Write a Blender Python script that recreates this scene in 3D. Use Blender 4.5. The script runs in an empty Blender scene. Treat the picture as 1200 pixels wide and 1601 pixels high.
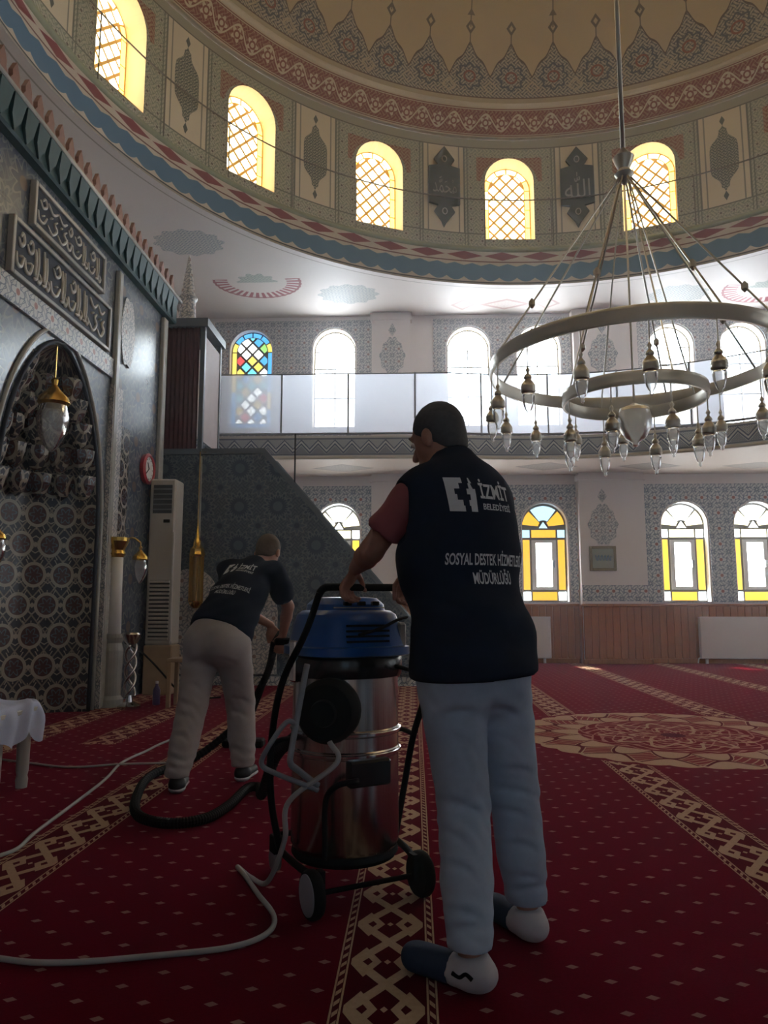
import bpy, math, random
import numpy as np
from mathutils import Vector, Matrix
from mathutils.bvhtree import BVHTree
random.seed(7)
PI = math.pi
SC = bpy.context.scene
COL = SC.collection

# ------------------------------------------------------------------ camera
cam_d = bpy.data.cameras.new('camera'); cam = bpy.data.objects.new('camera', cam_d); COL.objects.link(cam)
cam_d.sensor_fit = 'HORIZONTAL'; cam_d.sensor_width = 36.0; cam_d.lens = 36.0*1147/1200
cam_d.clip_start = 0.05; cam_d.clip_end = 200
cam.location = (0, 0, 1.1)
cam.rotation_euler = (math.radians(90+7.18), 0, math.radians(2.378))
SC.camera = cam
# ------------------------------------------------------------------ world, sun, exposure
world = bpy.data.worlds.new('world'); SC.world = world; world.use_nodes = True
bg = world.node_tree.nodes['Background']; bg.inputs['Color'].default_value = (0.80, 0.90, 1.0, 1); bg.inputs['Strength'].default_value = 3.0
sun_d = bpy.data.lights.new('sun', 'SUN'); sun = bpy.data.objects.new('sun', sun_d); COL.objects.link(sun)
sun_d.energy = 14.0; sun_d.angle = 0.01; sun_d.color = (1.0, 0.93, 0.82)
sun.rotation_euler = (math.radians(-37), 0, math.radians(20)); sun.location = (4, 20, 14)
SC.view_settings.view_transform = 'Standard'; SC.view_settings.look = 'None'
SC.view_settings.gamma = 1.0; SC.view_settings.use_curve_mapping = False
SC.view_settings.exposure = 0.45
WIN = 1.0          # overall strength of the daylight in the window panes

# ------------------------------------------------------------------ helpers
def tag(o, label, cat, group=None, kind=None):
    o['label'] = label
    if cat: o['category'] = cat
    if group: o['group'] = group
    if kind: o['kind'] = kind
    return o
def empty(name, loc=(0,0,0), rz=0.0):
    o = bpy.data.objects.new(name, None); COL.objects.link(o); o.location = loc; o.rotation_euler = (0,0,rz); o.empty_display_size = .1
    return o
def copy_tree(o, parent=None):
    c = o.copy(); COL.objects.link(c); c.parent = parent
    for ch in list(o.children): copy_tree(ch, c)
    return c
def mesh_obj(name, V, F, mat, parent=None, smooth=False, uv=None, mats=None, fm=None):
    me = bpy.data.meshes.new(name); me.from_pydata([tuple(map(float, v)) for v in V], [], [tuple(int(i) for i in f) for f in F])
    if smooth: me.polygons.foreach_set('use_smooth', [True]*len(me.polygons))
    ul = me.uv_layers.new(name='UVMap')
    Va = np.array(V, float).reshape(-1, 3)
    li = np.zeros(len(me.loops), int); me.loops.foreach_get('vertex_index', li)
    if uv is not None:
        uva = np.array(uv, float)[li] if len(uv) == len(V) else np.array(uv, float)
    else:
        nrm = np.zeros(len(me.polygons)*3); me.polygons.foreach_get('normal', nrm); nrm = np.abs(nrm.reshape(-1, 3)); ax = nrm.argmax(1)
        tot = np.zeros(len(me.polygons), int); me.polygons.foreach_get('loop_total', tot)
        axl = np.repeat(ax, tot); P = Va[li]
        uva = np.where((axl == 0)[:, None], P[:, [1, 2]], np.where((axl == 1)[:, None], P[:, [0, 2]], P[:, [0, 1]]))
    ul.data.foreach_set('uv', uva.astype(np.float32).ravel())
    for m in (mats or [mat]): me.materials.append(m)
    if fm is not None: me.polygons.foreach_set('material_index', fm)
    me.validate(); me.update()
    o = bpy.data.objects.new(name, me); COL.objects.link(o); o.parent = parent
    return o
def spline(P, n=8, closed=False):
    P = [np.array(p, float) for p in P]; out = []; m = len(P)
    rng = range(m if closed else m-1)
    for i in rng:
        p0 = P[(i-1) % m] if (closed or i > 0) else P[0]*2-P[1]
        p1 = P[i]; p2 = P[(i+1) % m]
        p3 = P[(i+2) % m] if (closed or i+2 < m) else p2*2-p1
        for k in range(n):
            t = k/n; out.append(.5*((2*p1)+(-p0+p2)*t+(2*p0-5*p1+4*p2-p3)*t*t+(-p0+3*p1-3*p2+p3)*t**3))
    if not closed: out.append(P[-1])
    return out
class MB:
    def __init__(s): s.V = []; s.F = []
    def add(s, V, F):
        b = len(s.V); s.V += [tuple(v) for v in V]; s.F += [tuple(b+i for i in f) for f in F]; return s
    def box(s, x0, x1, y0, y1, z0, z1):
        return s.add([(x0,y0,z0),(x1,y0,z0),(x1,y1,z0),(x0,y1,z0),(x0,y0,z1),(x1,y0,z1),(x1,y1,z1),(x0,y1,z1)],
                     [(0,3,2,1),(4,5,6,7),(0,1,5,4),(1,2,6,5),(2,3,7,6),(3,0,4,7)])
    def bbox(s, x0, x1, y0, y1, z0, z1, b):            # box with chamfered edges
        xs, ys, zs = (x0,x1), (y0,y1), (z0,z1); V = []; I = {}
        for i in (0,1):
            for j in (0,1):
                for k in (0,1):
                    sx, sy, sz = (1-2*i)*b, (1-2*j)*b, (1-2*k)*b
                    for a, d in enumerate(((0,sy,sz),(sx,0,sz),(sx,sy,0))):
                        I[i,j,k,a] = len(V); V.append((xs[i]+d[0], ys[j]+d[1], zs[k]+d[2]))
        F = []
        for i in (0,1):
            q = [I[i,0,0,0],I[i,1,0,0],I[i,1,1,0],I[i,0,1,0]]; F.append(q if i else q[::-1])
            q = [I[0,i,0,1],I[0,i,1,1],I[1,i,1,1],I[1,i,0,1]]; F.append(q if i else q[::-1])
            q = [I[0,0,i,2],I[1,0,i,2],I[1,1,i,2],I[0,1,i,2]]; F.append(q if i else q[::-1])
        for i in (0,1):
            for j in (0,1):
                F.append([I[i,j,0,0],I[i,j,1,0],I[i,j,1,1],I[i,j,0,1]]); F.append([I[i,0,j,0],I[i,1,j,0],I[i,1,j,2],I[i,0,j,2]]); F.append([I[0,i,j,1],I[1,i,j,1],I[1,i,j,2],I[0,i,j,2]])
                for k in (0,1): F.append([I[i,j,k,0],I[i,j,k,1],I[i,j,k,2]])
        return s.add(V, F)
    def prism(s, poly, m0, m1):                        # poly: 2D points; m0/m1 map (a,b) to 3D for both caps
        n = len(poly); V = [m0(a,b) for a,b in poly]+[m1(a,b) for a,b in poly]
        F = [tuple(range(n))[::-1], tuple(range(n, 2*n))]+[(i,(i+1)%n,n+(i+1)%n,n+i) for i in range(n)]
        return s.add(V, F)
    def tube(s, P, r, n=8, closed=False, caps=True):
        P = [np.array(p, float) for p in P]; m = len(P)
        R = [r]*m if np.isscalar(r) else list(r)
        T = []
        for i in range(m):
            a = P[(i-1) % m] if (closed or i) else P[i]; b = P[(i+1) % m] if (closed or i < m-1) else P[i]
            t = b-a; T.append(t/(np.linalg.norm(t)+1e-12))
        up = np.array([0,0,1.]) if abs(T[0][2]) < .9 else np.array([1.,0,0]); nrm = np.cross(T[0], up); nrm /= np.linalg.norm(nrm)
        V = []
        for i in range(m):
            if i:
                nrm = nrm-T[i]*(nrm@T[i]); nrm /= np.linalg.norm(nrm)+1e-12
            bn = np.cross(T[i], nrm)
            for k in range(n):
                a = 2*PI*k/n; V.append(P[i]+(nrm*math.cos(a)+bn*math.sin(a))*R[i])
        F = []
        for i in range(m if closed else m-1):
            j = (i+1) % m
            for k in range(n): F.append((i*n+k, i*n+(k+1)%n, j*n+(k+1)%n, j*n+k))
        if caps and not closed: F += [tuple(range(n))[::-1], tuple((m-1)*n+k for k in range(n))]
        return s.add(V, F)
    def lathe(s, prof, n=24, c=(0,0,0)):               # prof: (r,z)
        m = len(prof); V = []
        for r, z in prof:
            for k in range(n):
                a = 2*PI*k/n; V.append((c[0]+r*math.cos(a), c[1]+r*math.sin(a), c[2]+z))
        F = [(i*n+k, i*n+(k+1)%n, (i+1)*n+(k+1)%n, (i+1)*n+k) for i in range(m-1) for k in range(n)]
        F += [tuple(range(n))[::-1], tuple((m-1)*n+k for k in range(n))]
        return s.add(V, F)
    def xform(s, M):
        s.V = [tuple(M @ Vector(v)) for v in s.V]; return s
    def build(s, name, mat, parent=None, smooth=False, uv=None): return mesh_obj(name, s.V, s.F, mat, parent, smooth, uv)
def autosmooth(o, ang=40):
    me = o.data; me.polygons.foreach_set('use_smooth', [True]*len(me.polygons)); me.set_sharp_from_angle(angle=math.radians(ang)); return o

# ------------------------------------------------------------------ material expressions
class S:
    def __init__(s, T, k): s.T, s.k = T, k
    def _m(s, op, *a): return s.T.math(op, s, *a)
    def __add__(s, o): return s._m('ADD', o)
    __radd__ = __add__
    def __sub__(s, o): return s._m('SUBTRACT', o)
    def __rsub__(s, o): return s.T.math('SUBTRACT', o, s)
    def __mul__(s, o): return s._m('MULTIPLY', o)
    __rmul__ = __mul__
    def __truediv__(s, o): return s._m('DIVIDE', o)
    def __rtruediv__(s, o): return s.T.math('DIVIDE', o, s)
    def __lt__(s, o): return s._m('LESS_THAN', o)
    def __gt__(s, o): return s._m('GREATER_THAN', o)
    def __abs__(s): return s._m('ABSOLUTE')
    def __neg__(s): return s._m('MULTIPLY', -1.0)
    def fr(s): return s._m('FRACT')
    def fl(s): return s._m('FLOOR')
    def sin(s): return s._m('SINE')
    def cos(s): return s._m('COSINE')
    def sqrt(s): return s._m('SQRT')
    def mn(s, o): return s._m('MINIMUM', o)
    def mx(s, o): return s._m('MAXIMUM', o)
class T:
    def __init__(s, name, rough=.6, metal=0.0, spec=.5, color=(.8,.8,.8)):
        s.mat = bpy.data.materials.new(name); s.mat.use_nodes = True; s.nt = s.mat.node_tree; s.N = s.nt.nodes; s.L = s.nt.links
        s.b = s.N['Principled BSDF']; s.b.inputs['Roughness'].default_value = rough; s.b.inputs['Metallic'].default_value = metal
        s.b.inputs['Specular IOR Level'].default_value = spec; s.b.inputs['Base Color'].default_value = (*color, 1)
        s._c = {}
    def put(s, sock, v):
        if isinstance(v, S): s.L.new(v.k, sock)
        elif isinstance(v, (int, float)): sock.default_value = v
        else: sock.default_value = (*v, 1) if len(v) == 3 else v
    def math(s, op, *a):
        n = s.N.new('ShaderNodeMath'); n.operation = op
        for i, v in enumerate(a): s.put(n.inputs[i], v)
        return S(s, n.outputs[0])
    def atan2(s, a, b): return s.math('ARCTAN2', a, b)
    def _xyz(s, key):
        if key not in s._c:
            tc = s.N.new('ShaderNodeTexCoord'); sp = s.N.new('ShaderNodeSeparateXYZ'); s.L.new(tc.outputs[key], sp.inputs[0])
            s._c[key] = [S(s, o) for o in sp.outputs]
        return s._c[key]
    @property
    def uv(s): return s._xyz('UV')[:2]
    @property
    def obj(s): return s._xyz('Object')
    def noise(s, scale=5, detail=3, key='Object', stretch=None):
        tc = s.N.new('ShaderNodeTexCoord'); n = s.N.new('ShaderNodeTexNoise'); n.inputs['Scale'].default_value = scale; n.inputs['Detail'].default_value = detail
        src = tc.outputs[key]
        if stretch:
            mp = s.N.new('ShaderNodeMapping'); mp.inputs['Scale'].default_value = stretch; s.L.new(src, mp.inputs[0]); src = mp.outputs[0]
        s.L.new(src, n.inputs['Vector']); return S(s, n.outputs['Fac'])
    def mix(s, f, a, b):
        n = s.N.new('ShaderNodeMix'); n.data_type = 'RGBA'
        s.put(n.inputs[0], f); s.put(n.inputs[6], a); s.put(n.inputs[7], b); return S(s, n.outputs[2])
    def layers(s, base, *ls):
        c = base
        for m, col in ls: c = s.mix(m, c, col)
        return c
    def done(s, col=None, bump=None, bstr=.3, dist=.01, rough=None):
        if col is not None: s.put(s.b.inputs['Base Color'], col)
        if rough is not None: s.put(s.b.inputs['Roughness'], rough)
        if bump is not None:
            n = s.N.new('ShaderNodeBump'); n.inputs['Strength'].default_value = bstr; n.inputs['Distance'].default_value = dist
            s.put(n.inputs['Height'], bump); s.L.new(n.outputs[0], s.b.inputs['Normal'])
        return s.mat
def plain(name, color, rough=.6, metal=0.0, spec=.5, var=.12, scale=8, bump=0.0):
    t = T(name, rough, metal, spec, color)
    n = t.noise(scale, 4)
    lo = tuple(c*(1-var) for c in color); hi = tuple(min(1, c*(1+var)) for c in color)
    return t.done(t.mix(n, lo, hi), bump=n if bump else None, bstr=bump)
def emit(name, color, strength, clear=0.0, gloss=True):
    t = T(name); N, L = t.N, t.L; N.remove(t.b)
    e = N.new('ShaderNodeEmission'); e.inputs['Color'].default_value = (*color, 1); e.inputs['Strength'].default_value = strength*WIN
    out = N['Material Output']; src = e.outputs[0]
    if clear:
        tr = N.new('ShaderNodeBsdfTransparent'); tr.inputs[0].default_value = (clear, clear, clear, 1); ad = N.new('ShaderNodeAddShader')
        L.new(src, ad.inputs[0]); L.new(tr.outputs[0], ad.inputs[1]); src = ad.outputs[0]
    elif gloss:
        g = N.new('ShaderNodeBsdfGlossy'); g.inputs['Roughness'].default_value = .1; g.inputs[0].default_value = (.05,.05,.05,1); ad = N.new('ShaderNodeAddShader')
        L.new(src, ad.inputs[0]); L.new(g.outputs[0], ad.inputs[1]); src = ad.outputs[0]
    L.new(src, out.inputs[0]); t.mat.cycles.emission_sampling = 'FRONT_BACK' if clear else 'FRONT'
    return t.mat

# ornament building blocks -------------------------------------------------
def cell(t, u, s, off=0.0):                        # signed distance (m) to the middle of the cell
    return ((u/s+off).fr()-.5)*s
def scroll(t, u, v, s, w=.25, k=1.8):              # curling vine lines
    a = (u*(2*PI/s)+(v*(2*PI/s)).sin()*k).sin(); b = (v*(2*PI/s)+(u*(2*PI/s)).sin()*k).sin()
    return abs(a).mn(abs(b)) < w
def polar(t, du, dv): return (du*du+dv*dv).sqrt(), t.atan2(dv, du)
def rosette(t, u, v, s, n=8, r0=.30, amp=.09, off=(0,0)):
    r, th = polar(t, cell(t, u, s, off[0]), cell(t, v, s, off[1])); r = r/s
    edge = (th*float(n)).cos()*amp+r0
    return (r < edge), (abs(r-edge) < .03), (r < r0*.38)
def tri(u, p):                                     # 0..1..0 triangle wave
    return abs((u/p).fr()*2.0-1.0)
# ------------------------------------------------------------------ the place (metres): camera at 0,0; +Y runs along the carpet stripes
DC = (2.12, 6.68)         # dome centre
RD = 6.27                 # dome opening radius
ZC = 6.92                 # flat ceiling
YF, YB = 14.3, -2.2       # far wall, wall behind the camera
XQ, XL, XR = -3.40, -4.7, 9.6   # qibla tile front, wall behind it, wall opposite
ZG = 3.68                 # underside of gallery fascia
NW = 16; TH0 = -0.046     # drum windows

# ------------------------------------------------------------------ materials
def m_carpet():
    t = T('carpet', rough=.95, spec=0.0); x, y, z = t.obj
    red = t.mix(t.noise(90, 2), (.052,.0004,.0045), (.100,.0009,.0085))
    # small dashes in staggered rows
    row = (y/.085).fl(); du = cell(t, x+row*.095, .19); dv = cell(t, y, .085)
    dash = ((abs(du)/.021+abs(dv)/.014) < 1.0).mx((abs(du) < .012)*(abs(dv) < .006))
    mx_, my_ = x-2.18, y-6.5; r, th = polar(t, mx_, my_)
    infield = r > 1.34
    # long prayer-row stripes
    s = cell(t, x+.09, 1.56, .5); a = abs(s); stripe = (a < .150)*infield
    extra = (abs(x+2.52) < .14)*(y > 5.9); 
    q = abs(x+2.52); a2 = a.mn(q+(1.0-extra)*9.0); stripe = stripe.mx(extra)
    w = tri(y, .27); yy = cell(t, y, .27)
    zig = abs(a2-w*.098) < .021
    w2 = tri(y, .135)
    loop = abs(abs(a2-.070)+abs(cell(t, y, .27, .5))*.55-.038) < .014
    dotm = (abs(a2)*1.0+abs(cell(t, y, .27, .5))*.7) < .011
    mid = abs(abs(a2)+abs(cell(t, y, .27, .5))*.62-.040) < .010
    inner = a2 < .112
    pat = (zig.mx(loop).mx(dotm))*inner
    edge = ((a2 > .118)*(a2 < .124)).mx((a2 > .143)*(a2 < .149)).mx((a2 > .126)*(a2 < .141)*(tri(y+a2*1.5, .055) < .42))
    beige = t.mix(t.noise(60, 2), (.34,.26,.165), (.47,.37,.25))
    dark = (.04,.002,.004)
    # medallion
    n24 = (th*9.0); lob = abs(n24.sin())
    ringz = (r > .78)*(r < 1.28)
    leaf = (abs((r-1.03)/.19)+abs((th*9.0).sin())*1.15) < 1.0
    leaf2 = abs(abs((r-1.03)/.24)+abs((th*9.0).sin())*1.0-1.0) < .09
    fine = abs((th*36.0+r*40.0).sin()) < .3
    edge_m = abs(r-(1.24+abs((th*18.0).sin())*.04)) < .022
    core = r < .78
    lace = scroll(t, r*1.0, th*.30, .19, .30, 1.6)
    petal = abs(r-(.50+(th*12.0).cos()*.10)) < .030
    petal2 = abs(r-(.27+(th*8.0).cos()*.08)) < .026
    eye = r < .10
    disc = r < (1.25+abs((th*18.0).sin())*.035)
    col = t.layers(red, (dash*(1.0-stripe)*infield, (.24,.17,.14)), (stripe, dark), (stripe*(pat.mx(edge)), beige),
                   (disc*ringz, beige), (disc*ringz*leaf2, dark), (disc*ringz*leaf*(1.0-leaf2), t.mix(fine, (.16,.03,.03), beige)),
                   (core, (.10,.004,.008)), (core*lace, (.36,.20,.16)), (core*petal.mx(core*petal2), beige), (eye, (.03,.01,.02)), (edge_m, beige))
    t.b.inputs['Sheen Weight'].default_value = .22; t.b.inputs['Sheen Roughness'].default_value = .4; t.b.inputs['Sheen Tint'].default_value = (1,.16,.24,1)
    return t.done(col, bump=t.noise(260, 2), bstr=.25, dist=.004)
def m_qibla():
    t = T('qibla_tile', rough=.22, spec=.5); u, v = t.uv
    gu, gv = cell(t, u, .56), cell(t, v, .56)
    ro, ol, core = rosette(t, u, v, .56, 8); ro2, ol2, c2 = rosette(t, u, v, .56, 6, .17, .05, (.5,.5))
    sc = scroll(t, u, v, .28, .30)
    base = t.mix(t.noise(4, 3), (.07,.09,.125), (.11,.13,.165))
    col = t.layers(base, (sc, (.145,.165,.19)), (ro, (.065,.085,.125)), (ol, (.20,.215,.22)), (core, (.16,.12,.11)), (ro2, (.09,.115,.15)), (ol2, (.20,.215,.22)), (c2, (.045,.06,.09)),
                   ((abs(gu) > .277).mx(abs(gv) > .277), (.15,.16,.18)))
    return t.done(col)
def m_minbar():
    t = T('minbar_tile', rough=.2, spec=.5); u, v = t.uv
    ro, ol, core = rosette(t, u, v, .55, 12, .33, .06); ro2, ol2, c2 = rosette(t, u, v, .55, 8, .19, .05, (.5,.5))
    sc = scroll(t, u, v, .11, .35)
    r, th = polar(t, cell(t, u, .55), cell(t, v, .55)); star = abs((th*12.0).sin())*.04+.12
    col = t.layers((.055,.075,.105), (sc, (.105,.13,.16)), (ro, (.04,.06,.095)), (ol, (.14,.16,.18)), (abs(r-star) < .012, (.13,.155,.18)), (core, (.09,.12,.155)), (ro2, (.075,.105,.14)), (ol2, (.15,.165,.18)), (c2, (.03,.045,.075)))
    return t.done(col)
def m_mihrab():
    t = T('mihrab_tile', rough=.25, spec=.5); u, v = t.uv
    s = .26; vv = v*1.0; uo = u+((v/(s*1.2)).fl())*(s*.5)
    du, dv = cell(t, uo, s), cell(t, v, s*1.2)
    r, th = polar(t, du, dv*.85)
    hexr = abs(r-.098) < .014
    ray = (abs((th*6.0).sin()) < .20)*(r > .098)*(r < .16)
    zig = abs(dv+abs(du)*.9-.10) < .012; zig2 = abs(dv-abs(du)*.9+.10) < .012
    inner = r < .084; 
    petal = abs(r-(.050+(th*6.0).cos()*.018)) < .008
    net = (abs(cell(t, u+v*.72, .13)) < .009).mx(abs(cell(t, u-v*.72, .13)) < .009)*(r > .112)
    col = t.layers((.030,.034,.050), (net, (.24,.22,.19)), (hexr.mx(zig).mx(zig2).mx(ray), (.38,.35,.30)), (inner, (.070,.030,.034)), (inner*petal, (.10,.15,.19)))
    return t.done(col)
def m_border(name='border_tile', a=(.56,.56,.55), b=(.13,.16,.22), s=.30, c=(.30,.10,.08)):
    t = T(name, rough=.35, spec=.4); u, v = t.uv
    ro, ol, core = rosette(t, u, v, s, 4, .27, .10); sc = scroll(t, u, v, s*.5, .28)
    ro2, ol2, c2 = rosette(t, u, v, s, 8, .14, .05, (.5,.5))
    col = t.layers(a, (sc, b), (ro, a), (ol, b), (core, c), (ro2, b), (c2, a))
    return t.done(col)
def m_chevron():
    t = T('fascia_tile', rough=.4); u, v = t.uv
    p = .30; w = tri(u, p); w2 = tri(u, p*.5)
    vz = v-(ZG+.06)
    z1 = abs(vz-.03-w*.16) < .018; z2 = abs(vz-.10-w*.16) < .014; up = (vz < w*.16)*(vz > 0.0); dn = (vz > .10+w*.16)*(vz < .30)
    fine = scroll(t, u, v, .07, .4)
    col = t.layers((.52,.53,.54), (up, (.10,.13,.22)), (up*fine, (.36,.37,.38)), (dn*fine, (.12,.15,.24)), (z1.mx(z2), (.07,.09,.17)), ((abs(vz) < .012).mx(abs(vz-.285) < .012), (.10,.12,.18)), (vz < -.02, (.50,.47,.43)), (vz > .30, (.50,.48,.45)))
    return t.done(col)
def m_drum_low():
    t = T('drum_band', rough=.6); u, v = t.uv
    sc = tri(u, 16/120.); sh = sc*sc*.075; sc2 = tri(u+8/120., 16/120.); sh2 = sc2*.05
    blue = (v > .075+sh)*(v < .375-sh2*.0+sh2)
    dia = (abs(v-.575)/.085+abs(cell(t, u, 16/56.))/(.136)) < 1.0
    nb = t.mix(t.noise(3, 3), (.070,.145,.24), (.10,.19,.30))
    cream = t.mix(t.noise(5, 2), (.50,.43,.36), (.60,.53,.45))
    col = t.layers(cream, (v < .045, (.34,.30,.25)), (abs(v-.045) < .012, (.05,.04,.04)), (blue, nb), (abs(v-.46) < .012, (.16,.06,.05)), (dia, (.22,.045,.05)))
    return t.done(col)
def m_drum_wall():
    t = T('drum_wall_tile', rough=.55); u, v = t.uv
    du = (u.fr()-.5)*2.52; a = abs(du)                 # metres from window axis; UV u is shifted half a sector
    fine = scroll(t, du, v, .15, .34); ro, ol, core = rosette(t, u*2.52, v, .21, 6, .26, .09)
    tile = t.layers((.46,.44,.34), (fine, (.25,.27,.21)), (ro, (.47,.44,.35)), (ol, (.22,.23,.19)), (core, (.15,.12,.10)))
    frame = (a < .86)
    line = (abs(a-.86) < .015).mx(abs(a-.80) < .010)
    d2 = 1.26-a                                          # metres from the middle of the panel between windows
    mv = v-1.10
    w = (1.0-abs(mv)/.62); med = d2 < (w.mx(0.0)*.34+(mv*22.0).cos()*.02*(abs(mv) < .55)).mn(.23)
    medp = scroll(t, d2, v, .11, .36)
    tip = (abs(d2)/.045+abs(abs(mv)-.70)/.09) < 1.0
    low = v < .24
    spand = (a < .62)*(v > 1.30)*(v < 1.78)*((a*a+(v-1.22)*(v-1.22)) > .30)
    panel = t.layers((.68,.60,.47), (abs(d2-.30) < .012, (.26,.25,.20)), (med.mx(tip), (.10,.11,.10)), (med*medp, (.42,.39,.30)))
    col = t.layers(panel, (frame, tile), (line, (.16,.16,.13)), (low*(1.0-frame), tile), (spand, (.40,.26,.17)), (spand*fine, (.24,.06,.04)), (abs(v-.24) < .012, (.17,.17,.14)), (v > 1.98, (.36,.33,.25)), (abs(v-1.97) < .012, (.15,.13,.10)))
    return t.done(col)
def m_drum_red():
    t = T('red_frieze', rough=.55); u, v = t.uv
    U = u*2.40
    wave = abs((v-.24)-(U*(2*PI/.60)).sin()*.13) < .018
    r, th = polar(t, cell(t, U, .30), v-.24); fl = r < (.088+(th*5.0).cos()*.026); flc = abs(r-.048) < .014
    fine = scroll(t, U, v, .15, .26)
    inb = (v > .045)*(v < .435)
    col = t.layers((.50,.42,.30), (inb, (.20,.035,.022)), (inb*fine, (.36,.22,.14)), (inb*wave, (.55,.47,.34)), (inb*fl, (.55,.46,.34)), (inb*flc, (.22,.05,.03)), ((abs(v-.025) < .008).mx(abs(v-.455) < .008), (.18,.05,.03)))
    return t.done(col)
def m_dome():
    t = T('dome_paint', rough=.6); u, v = t.uv
    c = (u*3.0).fr()-.5; a = abs(c)*2.0                 # 0 at a peak, 1 at a valley
    top = (1.0-a)*.56+.54+((a*9.4).cos())*.03
    body = (v < top)*(v > .10)
    W = u*2.36
    fine = scroll(t, W, v, .15, .34); r, th = polar(t, c*.785, v-.50); med = abs(r-(.22+(th*8.0).cos()*.03)) < .02; med2 = abs(r-.10) < .018
    r2, th2 = polar(t, ((u*3.0+.5).fr()-.5)*.785, v-.30); sm = abs((abs(((u*3.0+.5).fr()-.5)*.785)+abs(v-.30))-.12) < .018
    out = abs(v-top) < .022
    fin = abs(abs(c)*.785/.085+abs(v-1.40)/.12-.8) < .30; stem = (abs(c)*.785 < .010)*(v > 1.06)*(v < 1.28)
    alt = ((u*1.5).fr() < .5); longl = alt*(abs(c)*.785 < .011)*(v > 1.4)
    lf = alt*((abs(c)*.785/.10+abs(cell(t, v, 1.3, .3))/.16) < 1.0)*(v > 1.6)
    base = t.mix(t.noise(1.2, 3), (.50,.40,.27), (.58,.47,.32))
    col = t.layers(base, (body, (.46,.40,.33)), (body*fine, (.09,.09,.12)), (body*med, (.10,.11,.14)), (body*med2, (.28,.10,.07)), (body*sm, (.48,.40,.30)), (out, (.13,.09,.08)), (fin.mx(stem), (.16,.13,.11)), (longl.mx(lf), (.20,.16,.13)), (v < .10, (.46,.39,.28)), (abs(v-.10) < .012, (.16,.10,.08)))
    return t.done(col)
def m_ceiling():
    t = T('ceiling_paint', rough=.6); x, y, z = t.obj
    base = t.mix(t.noise(1.5, 3), (.50,.44,.41), (.57,.51,.47))
    fine = scroll(t, x, y, .13, .34); L = []
    def oval(cx, cy, a, b, col, colf):
        dx, dy = (x-cx)/a, (y-cy)/b; r, th = polar(t, dx, dy); m = r < ((th*12.0).cos()*.06+.92)
        L.append((m, col)); L.append((m*fine, colf))
    for cx, cy in ((-3.63,11.13), (-1.22,13.22), (5.0,13.48), (8.0, 11.2)): oval(cx, cy, .60, .46, (.44,.42,.38), (.17,.19,.22))
    for cx, cy in ((-2.83,12.6), (6.55,13.2)):
        dx, dy = (x-cx)/.80, (y-cy)/.72; r, th = polar(t, dx, dy)
        ring = abs(r-.84) < .17; half = dy > -.15
        beads = abs((th*18.0).sin()) < .75
        L.append((ring*half*beads, (.27,.06,.07))); L.append(((abs(r-.97) < .025)*half, (.25,.07,.07)))
        m2 = (r < ((th*10.0).cos()*.05+.42))*(dy < .05); L.append((m2, (.38,.38,.33))); L.append((m2*fine, (.20,.23,.22)))
    for cx, a in ((.97,.24), (1.80,.52), (2.62,.24)):
        e = abs(x-cx)/a+abs(y-13.8)/.26; L.append((abs(e-.85) < .15, (.40,.27,.24))); L.append(((e < .7)*fine, (.42,.33,.30)))
    r, th = polar(t, x-DC[0], y-DC[1])
    L.append((abs(r-6.40) < .012, (.28,.24,.20)))
    return t.done(t.layers(base, *L))
def m_gallery_under():
    t = T('gallery_soffit', rough=.6); x, y, z = t.obj
    dx = cell(t, x, 1.9, .2); e = abs(dx)/.55+abs(y-13.6)/.30; fine = scroll(t, x, y, .12, .34)
    return t.done(t.layers(t.mix(t.noise(1.5), (.60,.50,.44), (.68,.57,.50)), (e < 1.0, (.50,.43,.38)), ((e < .9)*fine, (.32,.28,.27)), (abs(e-1.0) < .07, (.34,.27,.25))))
def m_wood():
    t = T('dado_wood', rough=.35, spec=.4)
    g = t.noise(6, 5, 'Object', (9, 9, .55)); k = t.noise(2.2, 2, 'Object', (3, 3, .8))
    inf = t.N.new('ShaderNodeObjectInfo'); rnd = S(t, inf.outputs['Random'])
    c = t.mix(g, (.24,.066,.016), (.52,.19,.055)); c = t.mix((k > .66)*.6, c, (.10,.03,.012)); c = t.mix(rnd*.45, c, (.24,.075,.028))
    return t.done(c, bump=g, bstr=.15)
M = {}
M['carpet'] = m_carpet(); M['qibla'] = m_qibla(); M['minbar'] = m_minbar(); M['mihrab'] = m_mihrab()
M['border'] = m_border(); M['border2'] = m_border('border_tile_fine', (.58,.56,.54), (.20,.22,.26), .26, (.30,.20,.18))
M['fascia'] = m_chevron(); M['drum_low'] = m_drum_low(); M['drum_wall'] = m_drum_wall(); M['drum_red'] = m_drum_red(); M['dome'] = m_dome()
M['ceiling'] = m_ceiling(); M['soffit'] = m_gallery_under(); M['wood'] = m_wood()
M['plaster'] = plain('plaster', (.74,.68,.66), .7, var=.05, scale=3)
M['cream'] = plain('cream_plaster', (.56,.50,.42), .65, var=.06, scale=4)
M['green_ledge'] = plain('green_ledge', (.30,.31,.20), .55)
M['reveal'] = plain('drum_reveal', (.72,.58,.40), .6, var=.05)
M['white_reveal'] = plain('white_reveal', (.72,.70,.68), .6, var=.04)
M['teal'] = plain('teal_moulding', (.006,.050,.060), .55, var=.35, scale=14)
M['crest'] = plain('crest_terracotta', (.26,.13,.10), .6, var=.3, scale=12)
M['navy'] = plain('navy_tile', (.022,.028,.045), .6, spec=.2)
M['slate'] = plain('slate_blue', (.085,.10,.125), .4)
M['kiosk_panel'] = plain('rose_grey_panel', (.40,.33,.33), .6)
M['stroke'] = plain('white_script', (.55,.53,.48), .4)
M['marble'] = plain('grey_marble', (.40,.40,.38), .25, var=.25, scale=9)
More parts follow.
